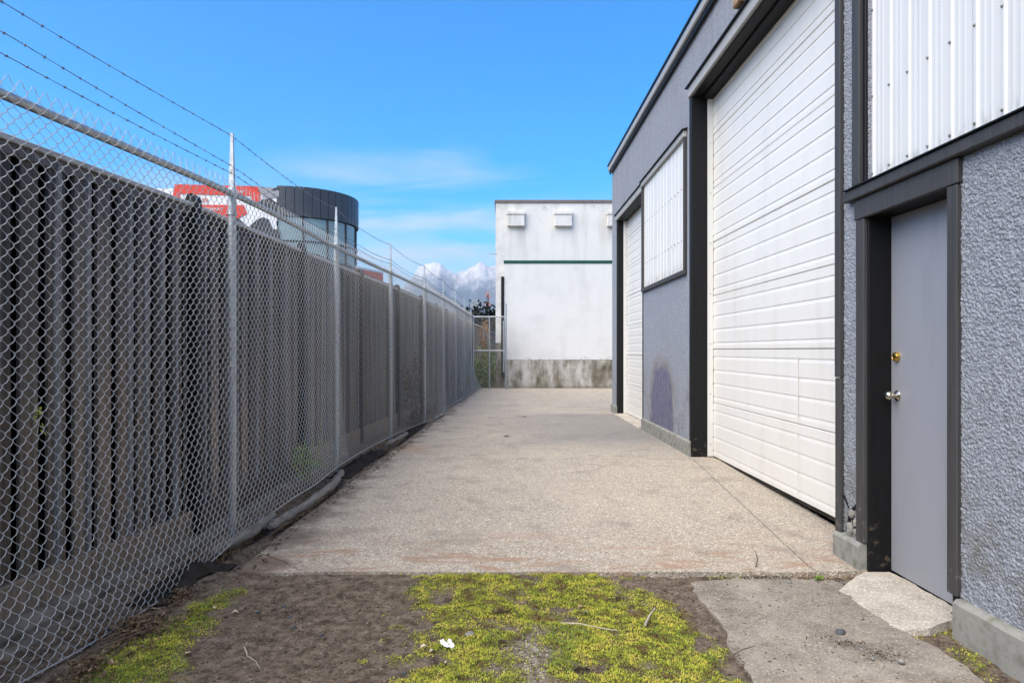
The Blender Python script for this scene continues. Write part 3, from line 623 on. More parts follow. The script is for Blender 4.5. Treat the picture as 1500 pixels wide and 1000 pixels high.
for i in range(0, 24, 3):
    t0, t1 = arc[i] + 0.012, arc[i + 3] - 0.012
    for z0, z1 in ((7.15, 8.38), (6.15, 7.08)):
        v = [(CX + (CR - 0.12) * math.cos(t), CY + (CR - 0.12) * math.sin(t), z) for t in np.linspace(t0, t1, 5) for z in (z0, z1)]
        MB().add(v, [(2 * q, 2 * q + 2, 2 * q + 3, 2 * q + 1) for q in range(4)]).build('window_pane', MAT['glass'], db)
    MB().tube([(CX + (CR - 0.1) * math.cos(arc[i]), CY + (CR - 0.1) * math.sin(arc[i]), z) for z in (6.0, 8.42)], 0.06, 6).build('mullion', MAT['muraldark'], db)
MB().tube([(CX + (CR - 0.1) * math.cos(t), CY + (CR - 0.1) * math.sin(t), 7.12) for t in arc], 0.05, 6).build('transom', MAT['muraldark'], db)
drum(CR - 0.05, 0, 6.12, 'lower_drum', MAT['charcoal'])
# red wing to the right of the drum
def quadwall(a, b, z0, z1, th, name, m, parent):
    a, b = Vector(a), Vector(b); t = (b - a).normalized(); nrm_ = Vector((t.y, -t.x)) * th
    v = [(*p, z) for p in (a, b, b - nrm_, a - nrm_) for z in (z0, z1)]
    return MB().add(v, [(0, 2, 3, 1), (2, 4, 5, 3), (4, 6, 7, 5), (6, 0, 1, 7), (1, 3, 5, 7), (0, 6, 4, 2)]).build(name, m, parent)
quadwall((-9.6, 36.7), (-7.55, 42.2), 0, 6.05, 3.0, 'red_wing', MAT['red'], db)
quadwall((-9.62, 36.65), (-7.53, 42.25), 6.052, 6.17, 3.05, 'wing_coping', MAT['muralwhite'], db)
# sign wall artwork: flat panels and lettering on the facade (Y = 36.02), sizes from the photo at that distance
YS = 36.0
def sp(px, py): p = at(px, py, YS); return (p.x, p.z)
def panel(pts, m, d, name='sign_panel'):
    p = [sp(*q) for q in pts]; n = len(p); v = [(x, YS - d, z) for x, z in p] + [(x, YS + 0.015, z) for x, z in p]
    MB().add(v, [tuple(range(n)), tuple(range(n, 2 * n))] + [(i, (i + 1) % n, (i + 1) % n + n, i + n) for i in range(n)]).build(name, m, db)
panel([(256, 270), (377, 273), (382, 286), (372, 287), (262, 284), (268, 300), (252, 295)], MAT['red'], 0.02)
panel([(251, 294), (262, 284), (270, 302), (300, 340), (270, 345)], MAT['red'], 0.03)
panel([(286, 300), (357, 300.5), (362, 313), (344, 322), (328, 345), (286, 345)], MAT['red'], 0.025)
panel([(371, 286), (379, 284), (383, 293), (374, 297), (368, 290)], MAT['red'], 0.03)
panel([(377, 273), (403, 275), (396, 282), (383, 285)], MAT['muralgrey'], 0.02); panel([(403, 275), (409, 275.5), (409, 279), (398, 279)], MAT['muraldark'], 0.03)
panel([(409, 278), (409, 288), (394, 291), (384, 288), (395, 282)], MAT['muralgrey'], 0.025)
panel([(372, 298), (386, 292), (397, 291), (409, 300), (409, 312), (398, 313), (385, 305)], MAT['muraldark'], 0.03)
panel([(364, 334), (376, 322), (386, 318), (394, 322), (400, 336), (406, 336), (409, 337), (409, 372), (340, 372)], MAT['muraldark'], 0.035)
panel([(344, 318), (352, 322), (363, 333), (352, 345), (340, 340)], MAT['muraldark'], 0.03)
def letters(txt, px, py, hpx, m, d):
    cu = bpy.data.curves.new('lettering', 'FONT'); cu.body = txt; cu.size = hpx * YS / F * 1.38; cu.extrude = 0.012
    o = bpy.data.objects.new('tmp', cu); C.objects.link(o); dg = bpy.context.evaluated_depsgraph_get(); me = bpy.data.meshes.new_from_object(o.evaluated_get(dg)); bpy.data.objects.remove(o)
    me.transform(Matrix.Rotation(R(90), 4, 'X')); x, z = sp(px, py); me.materials.clear(); me.materials.append(m)
    q = inst('lettering', me, (x, YS - d, z), parent=db); return q
letters('19.99', 285, 296.5, 6.5, MAT['pinkred'], 0.035); letters('STAT', 345, 283.5, 4.2, MAT['muralwhite'], 0.04); letters('L SPEEDXMAT', 287, 309, 4.6, MAT['muralwhite'], 0.045)

# ------------------------------------------------------------------ board fence
CHAIN = [(-2.0, -2.75), (0.0, -2.58), (2.4, -2.40), (5.15, -2.06), (7.8, -1.93), (10.45, -1.755), (13.1, -1.55), (15.75, -1.43), (18.4, -1.336), (21.05, -1.263), (23.2, -1.16)]
def smooth_tab(tab):
    from bisect import bisect
    X = [a for a, _ in tab]; Yv = [b for _, b in tab]
    def f(y):
        if y <= X[0]: return Yv[0] + (y - X[0]) * (Yv[1] - Yv[0]) / (X[1] - X[0])
        if y >= X[-1]: return Yv[-1] + (y - X[-1]) * 0.045
        i = bisect(X, y) - 1; h = X[i + 1] - X[i]; t = (y - X[i]) / h
        def sl(k): k0, k1 = max(k - 1, 0), min(k + 1, len(X) - 1); return (Yv[k1] - Yv[k0]) / (X[k1] - X[k0])
        return (2*t**3 - 3*t*t + 1) * Yv[i] + (t**3 - 2*t*t + t) * h * sl(i) + (-2*t**3 + 3*t*t) * Yv[i + 1] + (t**3 - t*t) * h * sl(i + 1)
    return f
xf = smooth_tab(CHAIN)
def xb(y): return xf(y) - 0.40 - 0.03 * min(1, max(0, (y - 9) / 4)) if y < 24 else -1.55 + (y - 24) * 0.042
def zg(y): return DZ + 0.02 if y < 4.4 else GZ(y) - 0.05
def wood_fence(y0, y1, label, group):
    fe = empty('board_fence', (xb((y0 + y1) / 2), (y0 + y1) / 2, 0), label=label, cat='fence', group=group)
    def bmesh_board(w, t, h, jit):
        return MB().cbox(0, t, 0, w, 0, h, 0.004).mesh('board', MAT['boards'])
    vs_ = [bmesh_board(w, 0.028, 2.425, 0) for w in (0.128, 0.135, 0.122)]; bk = MB().box(0, 0.018, 0, 0.189, 0, 2.415).mesh('rear_board', MAT['black']); bt = MB().cbox(0, 0.034, 0, 0.028, 0, 2.35, 0.003).mesh('batten', MAT['batten'])
    y = y0; k = 0
    while y < y1:
        x = xb(y); ang = -math.atan((xb(y + 0.2) - xb(y)) / 0.2); z = zg(y) + 0.14 if y < 4.4 else zg(y) + 0.14 - 0.03 * min(1, (y - 4.4) / 3)
        inst('board', vs_[k % 3], (x + 0.006 * n3(k, 3.3), y + 0.01 * n3(k, 1.1), z), ang, fe)
        if y < 24: inst('rear_board', bk, (x - 0.06, y + 0.06, z), ang, fe)
        if random.random() < 0.7: inst('batten', bt, (x + 0.0285, y + random.choice((0.004, 0.03, 0.05, 0.08)), z + 0.01), ang, fe)
        y += 0.19; k += 1
    yy = y0
    while yy < y1 - 0.1:                                      # cap boards, kick boards, posts: one bay of 2.4 m each
        ye = min(yy + 2.4, y1); L = math.dist((xb(yy), yy), (xb(ye), ye)) - 0.006; ang = -math.atan((xb(ye) - xb(yy)) / (ye - yy))
        o = MB().cbox(-0.06, 0.075, 0, L, 0, 0.032, 0.005).build('cap_board', MAT['cap'], None); o.location = (xb(yy), yy, 2.415); o.rotation_euler = (0, 0, ang); adopt(o, fe)
        o = MB().cbox(0.030, 0.055, 0, L, 0, 0.06, 0.004).build('top_rail', MAT['boards'], None); o.location = (xb(yy), yy, 2.35); o.rotation_euler = (0, 0, ang); adopt(o, fe)
        o = MB().cbox(0.030, 0.072, 0, L, 0, 0.24, 0.006).build('kick_board', MAT['boards'], None); o.location = (xb(yy), yy, zg(yy + 1) - 0.02); o.rotation_euler = (0, 0, ang); adopt(o, fe)
        yy += 2.4
    return fe
bf = wood_fence(0.45, 23.6, 'dark vertical board fence with grey cap behind the chain-link fence', None)
wood_fence(24.2, 46, 'dark board fence running on beyond the chain-link gate', None)
for y in [0.45 + 2.4 * i for i in range(10)]:
    pr = [(-0.045, 2.0), (-0.045, 2.47), (-0.03, 2.505), (0.0, 2.52), (0.03, 2.505), (0.045, 2.47), (0.045, 2.0)]
    m_ = MB().prof_y([(x_ + xb(y) + 0.055, z_ if z_ > 2.1 else zg(y)) for x_, z_ in pr], y - 0.045, y + 0.045); m_.build('fence_post', MAT['black'], bf)
# concrete kerb under the board fence: two rounded ledges
def kerb(dx0, dx1, z0, z1, y0, y1, seed):
    n = int((y1 - y0) / 0.09); v = []; f = []
    for i in range(n + 1):
        y = y0 + (y1 - y0) * i / n; x = xb(y); w = 0.012 * n3(y * 3, seed) + 0.006 * n3(y * 13, seed); t = z1 + (zg(y) - zg(3)) + 0.012 * n3(y * 2.2, seed, 5)
        v += [(x + dx0, y, z0), (x + dx0, y, t), (x + (dx0 + dx1) / 2, y, t + 0.012), (x + dx1 - 0.03 + w, y, t - 0.004), (x + dx1 + w, y, t - 0.035), (x + dx1 + 0.01 + w, y, z0)]
    for i in range(n):
        for k in range(6): a, b = i * 6 + k, i * 6 + (k + 1) % 6; f.append((a, b, b + 6, a + 6))
    f += [tuple(range(6))[::-1], tuple(n * 6 + k for k in range(6))]
    return MB().add(v, f)
kb = empty('kerb', (xb(3) + 0.15, 3, DZ), kind='structure', label='grey concrete kerb in two ledges under the board fence')
kerb(0.074, 0.20, -0.3, -0.085, 0.45, 9.0, 1).build('ledge', MAT['curb'], kb, smooth=True)
kerb(0.203, 0.33, -0.3, -0.145, 0.45, 7.0, 2).build('ledge', MAT['curb'], kb, smooth=True)

# ------------------------------------------------------------------ chain-link fence
cf = empty('chain_link_fence', (xf(8), 8, 0), label='galvanised chain-link fence with barbed wire along the driveway', cat='fence')
RZ = 2.50
FLARE = [(0, 0.10), (2.6, 0.17), (3.3, 0.20), (4.2, 0.14), (5.15, 0.05), (6.5, 0.14), (8, 0.10), (10.45, 0.06), (12, 0.10), (13.5, 0.20), (15.7, 0.05), (18, 0.12), (21, 0.22), (23.15, 0.34)]
BOT = [(0, -0.14), (4.3, -0.135), (5.0, -0.07), (6.0, 0.02), (7.5, 0.06), (9, 0.06), (11, 0.03), (14, 0.0), (23.2, 0.01)]
def fabric_dx(y, h):
    u = max(0.0, 1 - h / 1.35); w = 0.012 * n3(y * 0.9, h * 0.8, 2)
    tail = max(0.0, (y - 21.0) / 2.2)
    return 0.040 + lerp(FLARE, y) * u * u + w * min(1, max(0, (2.3 - h) / 0.5)) - 0.10 * tail * math.exp(-((h - 1.1) / 0.45) ** 2)
posts_y = [-0.25, 2.4, 5.15, 7.8, 10.45, 13.1, 15.75, 18.4, 21.05, 23.15]
PITCH = 0.036
def fabric(y0, y1, fine):
    nw = int(round((y1 - y0) / PITCH)); V = []; Fc = []; base = 0; kk = 4 if fine else 3; rw = 0.0021 if fine else 0.0019
    for i in range(nw):
        ya = y0 + i * PITCH; gi = int(round(ya / PITCH)); zb = lerp(BOT, ya); nj = int((RZ + 0.03 - zb) / PITCH); P = []
        for j in range(nj + 1):
            odd = (j + gi) % 2; y = ya + (PITCH * 1.04 if odd else -PITCH * 0.04); h = zb + j * PITCH
            P.append((y, h, 0.0032 if odd else -0.0032))
            if fine and j < nj:
                y2 = ya + PITCH * 0.5 + (0.0 if odd else 0.003); P.append((y2, h + PITCH * (0.5 - (0.0 if odd else 0.065)), 0.0045 if not odd else -0.0045))
        P += [(ya + PITCH * 0.5 + random.uniform(-.004, .004), RZ + 0.055, 0.0), (ya + PITCH * 0.5 + (0.012 if i % 2 else -0.012), RZ + 0.078, 0.0)]
        pts = np.array([(xf(y) + fabric_dx(y, max(h, 0)) + d, y, h) for y, h, d in P])
        n = len(pts); t = np.gradient(pts, axis=0); t /= np.linalg.norm(t, axis=1)[:, None]
        a = np.cross(t, (1, 0, 0)); a /= np.linalg.norm(a, axis=1)[:, None]; c = np.cross(t, a)
        th = np.arange(kk) * 2 * math.pi / kk
        rr = np.full(n, rw)
        if fine:
            od = np.array([1.0 if q_[2] > 0.004 else (0.55 if q_[2] < -0.004 else 0.8) for q_ in P]); rr = rw * 1.3 * od
        ring = pts[:, None, :] + rr[:, None, None] * (a[:, None, :] * np.cos(th)[None, :, None] + c[:, None, :] * np.sin(th)[None, :, None])
        V.append(ring.reshape(-1, 3)); q = np.arange(n - 1)[:, None] * kk + np.arange(kk)[None, :]; q2 = np.arange(n - 1)[:, None] * kk + (np.arange(kk)[None, :] + 1) % kk
        Fc.append(np.stack([q, q2, q2 + kk, q + kk], -1).reshape(-1, 4) + base); base += n * kk
    return np_mesh('wire_mesh', np.concatenate(V), np.concatenate(Fc), MAT['wire'], True)
arm_me = MB().add([(-0.019, -0.019, 0), (0.019, -0.019, 0), (0.019, 0.019, 0), (-0.019, 0.019, 0), (-0.009, -0.009, 0.42), (0.009, -0.009, 0.42), (0.009, 0.009, 0.42), (-0.009, 0.009, 0.42)], [(0, 1, 5, 4), (1, 2, 6, 5), (2, 3, 7, 6), (3, 0, 4, 7), (4, 5, 6, 7), (3, 2, 1, 0)]).mesh('barb_arm', MAT['galv'])
for k, y in enumerate(posts_y):
    x = xf(y); p = MB().tube([(x, y, zg(y) - 0.1), (x, y, RZ + 0.02)], 0.031, 14).build('post', MAT['galv'], cf, True)
    if k < 9: inst('barb_arm', arm_me, (x, y, RZ + 0.035), parent=p)
    for z in (RZ - 0.16, 1.2):
        MB().tube([(x + 0.036 * math.cos(t), y + 0.036 * math.sin(t), z) for t in np.linspace(0, 2 * math.pi, 13)], 0.005, 5, False).build('tension_band', MAT['galv'], p)
    MB().lathe([(0.036, -0.03), (0.036, 0.01), (0.028, 0.03)], (x, y, RZ + 0.012), (0, 0, 1), 14).build('post_cap', MAT['galv'], p, True)
    if k < len(posts_y) - 1: link('wire_mesh', fabric(y, posts_y[k + 1], posts_y[k + 1] < 8), None, cf)
rail = [(xf(y), y, RZ + 0.004 * math.sin(y * 1.3)) for y in np.linspace(-0.3, 23.15, 60)]
MB().tube(rail, 0.0235, 12).build('top_rail', MAT['galv'], cf, True)
# bottom tension wire and barbed strands
MB().tube([(xf(y) + fabric_dx(y, max(0, lerp(BOT, y))) + 0.003, y, lerp(BOT, y) + 0.012) for y in np.linspace(0, 23.1, 150)], 0.0035, 5).build('tension_wire', MAT['wire'], cf)
for heights, dx in (((0.40, 0.395), 0.0), ((0.255, 0.16), 0.012), ((0.15, 0.10), 0.022)):
    def zw(y):
        base_ = heights[0] if y < 3.2 else (heights[1] if y > 5.15 else heights[0] + (heights[1] - heights[0]) * (y - 3.2) / 1.95)
        sag = 0; i = np.searchsorted(posts_y, y) - 1
        if 0 <= i < len(posts_y) - 1: u = (y - posts_y[i]) / (posts_y[i + 1] - posts_y[i]); sag = -0.05 * 4 * u * (1 - u) * (1 if i >= 2 else 0.5)
        return RZ + 0.04 + base_ + sag
    m1 = MB()
    for ph in (0, math.pi):
        m1.tube([(xf(y) + dx + 0.0022 * math.cos(y * 150 + ph), y, zw(y) + 0.0022 * math.sin(y * 150 + ph)) for y in np.arange(-0.25, 12, 0.02)], 0.0016, 3)
    m1.tube([(xf(y) + dx, y, zw(y)) for y in np.arange(12, 21.1, 0.2)], 0.003, 4)
    strand = m1.build('barbed_wire', MAT['barb'], cf)
    bm_ = MB()
    for y in np.arange(-0.2, 21, 0.115):
        c = Vector((xf(y) + dx, y, zw(y)))
        for q in range(2):
            a = random.uniform(0, 3.14); d = Vector((math.cos(a), random.uniform(-0.5, 0.5), math.sin(a))) * 0.016; bm_.tube([c - d, c + d], [0.0007, 0.0007], 3)
        bm_.lathe([(0.0025, -0.006), (0.0058, -0.004), (0.0058, 0.004), (0.0025, 0.006)], c, (0, 1, 0.05), 5)
    bm_.build('barbs', MAT['barb'], strand, kind='stuff')

# gate at the alley's end
YG = 23.2
gt = empty('chain_link_gate', (-0.55, YG, 0), label='chain-link gate with pipe frame between fence and white building', cat='gate')
gx0, gx1 = at(691, 500, YG).x, at(741, 500, YG).x; gm_ = (gx0 + gx1) / 2
for x, h in ((gx0 + 0.05, 2.52), (gx1, 2.9), (gm_ + 0.02, 2.48)): MB().tube([(x, YG, 0.0), (x, YG, h)], 0.03 if x != gm_ + 0.02 else 0.022, 10).build('upright', MAT['galv'], gt, True)
for z in (2.46, 1.31): MB().tube([(gx0 + 0.05, YG, z), (gx1, YG, z)], 0.024, 8).build('cross_bar', MAT['galv'], gt, True)
mm = MB()
for i in range(int((gx1 - gx0 - 0.05) / PITCH)):
    xa = gx0 + 0.05 + i * PITCH; mm.tube([(xa + (PITCH if (j + i) % 2 else 0), YG - 0.03, 0.05 + j * PITCH) for j in range(67)], 0.0026, 3, False)
mm.build('wire_mesh', MAT['wire'], gt)
MB().tube([at(738, 470, YG), at(738, 545, YG)], 0.03, 8).build('latch_post', MAT['galv'], gt)

# ------------------------------------------------------------------ planting helpers
def leafmat(name, stops, rough=0.6, scale=14):
    M = Mat(name, rough, 0, 0.25); M.color(M.ramp(M.noise(scale, 4), stops)); return M.m
MAT['moss'] = leafmat('moss', [(0.30, (0.17, 0.105, 0.05)), (0.38, (0.24, 0.17, 0.06)), (0.44, (0.27, 0.30, 0.045)), (0.52, (0.41, 0.44, 0.055)), (0.60, (0.58, 0.52, 0.09)), (0.68, (0.42, 0.36, 0.09)), (0.8, (0.22, 0.30, 0.045))], 0.85, 11)
MAT['grassblade'] = leafmat('young_grass', [(0.3, (0.09, 0.16, 0.03)), (0.7, (0.24, 0.33, 0.06))], 0.7, 10)
MAT['shrub'] = leafmat('shrub_leaf', [(0.3, (0.06, 0.09, 0.025)), (0.7, (0.20, 0.25, 0.07))], 0.6, 6)
MAT['evergreen'] = leafmat('evergreen_leaf', [(0.3, (0.008, 0.012, 0.009)), (0.7, (0.025, 0.03, 0.02))], 0.7, 3)
MAT['rustleaf'] = leafmat('rust_leaf', [(0.3, (0.16, 0.08, 0.03)), (0.7, (0.38, 0.22, 0.09))], 0.7, 6)
MAT['deadvine'] = leafmat('dead_vine', [(0.3, (0.045, 0.034, 0.026)), (0.7, (0.14, 0.10, 0.072))], 0.85, 8)
def blades(pos, L, wid, lean, m, name, kinds=3):
    """upright tapering blades: pos (n,3) bases, kinds blades per base"""
    n = len(pos); P = np.repeat(pos, kinds, 0); k = len(P); az = rng.uniform(0, 2 * math.pi, k); ln = L * rng.uniform(0.35, 1.2, k) * rng.choice([0.7, 1.0, 1.0, 1.7], k)
    le = np.abs(rng.normal(0, lean, k)) + 0.15; d = np.stack([np.cos(az) * np.sin(le), np.sin(az) * np.sin(le), np.cos(le)], -1) * ln[:, None]
    s_ = np.stack([-np.sin(az), np.cos(az), np.zeros(k)], -1) * (wid * rng.uniform(0.6, 1.3, k))[:, None]
    V = np.stack([P - s_ * 0.5, P + s_ * 0.5, P + d], 1).reshape(-1, 3); Fc = np.arange(3 * k).reshape(-1, 3)
    return np_mesh(name, V, Fc, m)
def leaves_cloud(name, c, rad, n, size, m, parent, clump=0.35):
    c = np.array(c); rad = np.array(rad); cl = rng.normal(0, 0.5, (max(3, n // 45), 3)); cl /= np.maximum(1, np.linalg.norm(cl, axis=1))[:, None]
    P = cl[rng.integers(0, len(cl), n)] + rng.normal(0, clump * 0.45, (n, 3)); P = c + P * rad
    az = rng.uniform(0, 6.28, n); el = rng.uniform(-1.2, 1.2, n); u = np.stack([np.cos(az) * np.cos(el), np.sin(az) * np.cos(el), np.sin(el)], -1)
    w = np.cross(u, rng.normal(size=(n, 3))); w /= np.linalg.norm(w, axis=1)[:, None]; sz = size * rng.uniform(0.5, 1.3, n)[:, None]
    V = np.stack([P, P + u * sz * 0.5 + w * sz * 0.28, P + u * sz, P + u * sz * 0.5 - w * sz * 0.28], 1).reshape(-1, 3)
    return link(name, np_mesh(name, V, np.arange(4 * n).reshape(-1, 4), m), None, parent)

# moss and young grass (nobody could count it)
pts = []; gpts = []
for _ in range(230000):
    x, y = random.uniform(-2.3, 2.4), random.uniform(1.9, 4.44); m_ = moss_at(x, y)
    if m_ > 0 and random.random() < 0.06 + 0.94 * m_:
        zt = ground_z(x, y) + 0.014 * m_ * max(0, 0.5 + n3(x * 13, y * 13, 6) + 0.5 * n3(x * 37, y * 37, 6))
        pts.append((x, y, zt))
        gr = n3(x * 2.2, y * 2.2, 31) + (0.25 if x < -1.2 else 0) + (0.15 if y > 3.9 and -0.5 < x < 0 else 0)
        if gr > 0.22 and random.random() < 0.22: gpts.append((x, y, zt))
    if len(pts) > 100000: break
link('moss', blades(np.array(pts), 0.0085, 0.0048, 0.85, MAT['moss'], 'moss', 4), None, None, kind='stuff', label='yellow-green moss cushions growing on the soil')
link('young_grass', blades(np.array(gpts), 0.024, 0.003, 0.6, MAT['grassblade'], 'young_grass', 3), None, None, kind='stuff', label='short bright green grass among the moss')
# grit and gravel on the soil
def stone_mesh(name, r, m, seed, flat=0.65, sub=1):
    bm = bmesh.new(); bmesh.ops.create_icosphere(bm, subdivisions=sub, radius=r)
    for v in bm.verts: v.co *= 1 + 0.35 * n3(v.co.x / r * 1.3 + seed, v.co.y / r * 1.3, v.co.z / r * 1.3); v.co.z *= flat
    me = bpy.data.meshes.new(name); bm.to_mesh(me); bm.free(); me.materials.append(m); me.polygons.foreach_set('use_smooth', [True] * len(me.polygons)); return me
def gritmass(n, name, sel, rmin, rmax, m, lab):
    tmpl = np.array([v[:] for v in [(1, 0, 0), (-1, 0, 0), (0, 1, 0), (0, -1, 0), (0, 0, 0.75), (0, 0, -0.75)]], float); tf = np.array([(0, 2, 4), (2, 1, 4), (1, 3, 4), (3, 0, 4), (2, 0, 5), (1, 2, 5), (3, 1, 5), (0, 3, 5)])
    V = []; Fc = []; b = 0
    for _ in range(n):
        p = sel()
        if p is None: continue
        r = rmin + (rmax - rmin) * random.random() ** 3; a = random.uniform(0, 6.28); ca, sa = math.cos(a), math.sin(a)
        q = tmpl * rng.uniform(0.6, 1.25, (6, 3)) * r; q = np.stack([q[:, 0] * ca - q[:, 1] * sa, q[:, 0] * sa + q[:, 1] * ca, q[:, 2] * 0.7], -1)
        V.append(q + np.array(p)); Fc.append(tf + b); b += 6
    link(name, np_mesh(name, np.concatenate(V), np.concatenate(Fc), m), None, None, kind='stuff', label=lab)
MAT['grit'] = leafmat('grit', [(0.25, (0.04, 0.03, 0.022)), (0.5, (0.17, 0.14, 0.11)), (0.65, (0.30, 0.26, 0.21)), (0.8, (0.55, 0.50, 0.43))], 0.85, 40)
def sel_soil():
    x, y = random.uniform(-2.1, 2.2), random.uniform(2.0, 4.36); g = gravel_at(x, y)
    if random.random() > 0.22 + g: return None
    if moss_at(x, y) > 0.35: return None
    onpad = sdist((x, y), padp) > 0; return (x, y, (-0.126 if onpad else DZ + relief(x, y)) + 0.001)
gritmass(14000, 'gravel', sel_soil, 0.0015, 0.009, MAT['grit'], 'loose grit scattered over soil and pad')
MAT['soilcrumb'] = leafmat('soil_crumb', [(0.30, (0.024, 0.016, 0.010)), (0.5, (0.105, 0.078, 0.055)), (0.72, (0.26, 0.205, 0.155))], 0.95, 30)
def sel_crumb():
    x, y = random.uniform(-2.1, 2.25), random.uniform(2.1, 4.37)
    if moss_at(x, y) > 0.6 or sdist((x, y), padp) > 0.03 and random.random() < 0.9: return None
    return (x, y, ground_z(x, y) + (0.012 if sdist((x, y), padp) > 0 else 0.0))
gritmass(26000, 'soil_crumbs', sel_crumb, 0.002, 0.012, MAT['soilcrumb'], 'crumbly brown soil surface')
def sel_rim():
    y = random.uniform(4.4, 22.5); x = lerp(LEFT, y) - random.uniform(-0.12, 0.4); return (x, y, (GZ(y) if x > lerp(LEFT, y) else ground_z(x, y)) + 0.003)
gritmass(6000, 'rim_debris', sel_rim, 0.003, 0.02, leafmat('rim_dirt', [(0.3, (0.05, 0.038, 0.028)), (0.7, (0.17, 0.13, 0.095))], 0.9, 20), 'dead leaf crumbs and soil along the fence foot')

# ------------------------------------------------------------------ loose things
def surf(px, py, z=DZ): p = gp(px, py, z); p.z = (z if sdist((p.x, p.y), padp) < 0 else -0.127) + (relief(p.x, p.y) if p.y < EDGE_Y else 0); return p
def twig(pxs, r, m, label, group, lift=0.008, z=DZ):
    pts = []
    for i, (a, b) in enumerate(pxs): p = surf(a, b, z); p.z += lift + r + 0.006 * (i % 2); pts.append(p)
    sm = []
    for a, b in zip(pts[:-1], pts[1:]):
        for q in range(4): t = q / 4; p = a.lerp(b, t); sm.append(p + Vector((0.006 * n3(p.x * 30, p.y * 30), 0.006 * n3(p.y * 30, p.x * 30, 2), 0.003 * n3(p.x * 40, 5))))
    sm.append(pts[-1]); rs = [r * (1 - 0.55 * i / len(sm)) * (1 + 0.25 * n3(i * 1.7, 3)) for i in range(len(sm))]
    MB().tube(sm, rs, 6).build('twig', m, None, True, label=label, cat='twig', group=group)
twig([(672, 890), (700, 912), (728, 935), (748, 948)], 0.004, MAT['bark'], 'long thin dark twig lying across the moss beside the gravel patch', None)
twig([(822, 914), (850, 917), (880, 923), (906, 930)], 0.005, MAT['pale'], 'long bleached straight twig lying on the moss', None)
twig([(945, 922), (951, 910), (959, 897)], 0.008, MAT['pale'], 'short thick bleached stick standing out of the moss', None)
twig([(358, 950), (362, 962), (375, 970), (381, 985)], 0.0035, MAT['pale'], 'small curved bleached twig on bare brown soil', None)
twig([(1062, 972), (1085, 965), (1105, 957)], 0.004, MAT['bark'], 'thin dark twig at the edge of the worn concrete pad', None)
twig([(1107, 832), (1110, 822), (1106, 808)], 0.004, MAT['bark'], 'short dark twig lying on the driveway edge', None, z=-0.097)
for a in ([(110, 975), (170, 942), (225, 920)], [(130, 968), (180, 950), (262, 915)], [(150, 945), (200, 925), (250, 900)], [(165, 940), (205, 905), (235, 890)], [(120, 955), (160, 925), (205, 912)], [(185, 935), (230, 922), (272, 922)], [(140, 985), (190, 945), (215, 905)]):
    twig(a, random.uniform(0.003, 0.006), MAT['bark'], 'brown dead stem in the pile along the chain-link foot', 'dead stems at the fence foot', lift=random.uniform(0.01, 0.04))
def leaf(px, py, s, m, label, group=None, z=DZ):
    p = surf(px, py, z); a = random.uniform(0, 6.28); v = []; n = 6
    for i in range(n + 1):
        t = i / n; w = s * 0.36 * math.sin(math.pi * min(0.98, t * 0.92 + 0.06)); cz = 0.22 * s * math.sin(t * 3.1 + a); 
        for q in (-1, 0, 1):
            x, y = s * (t - 0.5), q * w; v.append((p.x + x * math.cos(a) - y * math.sin(a), p.y + x * math.sin(a) + y * math.cos(a), p.z + 0.010 + cz + abs(q) * w * 0.45))
    top = len(v); v += [(x, y, z_ - 0.0015) for x, y, z_ in v]
    f = [(3 * i + q, 3 * i + q + 1, 3 * i + q + 4, 3 * i + q + 3) for i in range(n) for q in (0, 1)]; f += [tuple(top + k for k in g[::-1]) for g in f]
    MB().add(v, f).build('dead_leaf', m, None, True, label=label, cat='leaf', group=group)
for px, py in ((650, 974), (622, 952), (634, 955), (540, 918), (612, 885)): leaf(px, py, random.uniform(0.03, 0.045), MAT['paleleaf'], 'pale curled dead leaf on the moss left of the gravel patch', 'pale leaves on the left moss')
for px, py in ((851, 892), (866, 888), (728, 898), (745, 903), (928, 925)): leaf(px, py, random.uniform(0.03, 0.045), MAT['leaf'], 'brown curled dead leaf on the moss behind the gravel patch', 'brown leaves on the moss')
leaf(901, 850, 0.05, MAT['paleleaf'], 'pale dead leaf on dark soil at the driveway edge'); leaf(857, 899, 0.05, MAT['litter'], 'whitish leaf beside brown leaves on the moss')
for px, py in ((312, 893), (330, 905), (345, 900), (290, 915), (275, 960)): leaf(px, py, 0.035, MAT['paleleaf'], 'pale dead leaf on soil beside the moss at the fence', 'leaves by the fence moss')
for px, py in ((205, 905), (160, 975), (190, 963), (228, 893), (255, 880), (240, 905)): leaf(px, py, random.uniform(0.035, 0.06), MAT['leaf'], 'brown dead leaf in the stem pile at the chain-link foot', 'leaves in the stem pile')
for i, (px, py, r, mk, lab, g) in enumerate([(689, 929, 0.026, 'stone', 'rounded grey stone half sunk in the moss', None), (1231, 932, 0.024, 'darkstone', 'dark blue-grey stone on the worn concrete pad', None),
        (1156, 857, 0.017, 'stone', 'small stone on soil at the driveway edge', None), (1035, 868, 0.012, 'stone', 'pebble on dark soil by the pad', None)]
        + [(x, y, random.uniform(0.009, 0.016), 'stone', 'small grey pebble on the worn concrete pad', 'pebbles on the pad') for x, y in ((1262, 955), (1278, 972), (1320, 978), (1205, 890), (1296, 948))]
        + [(x, y, random.uniform(0.014, 0.03), 'stone', 'grey stone at the chain-link foot near the moss', 'stones at the fence foot') for x, y in ((268, 862), (282, 868), (255, 870), (292, 860))]
        + [(x, y, random.uniform(0.008, 0.014), 'darkstone', 'small dark clod on the brown soil', 'clods on the soil') for x, y in ((424, 905), (430, 918), (415, 888), (378, 900), (446, 902), (592, 985), (470, 930))]):
    p = surf(px, py); o = inst('stone', stone_mesh('stone', r, MAT[mk], i * 3.1, sub=2), (p.x, p.y, p.z + r * 0.35), random.uniform(0, 6)); tag(o, lab, 'stone', g)
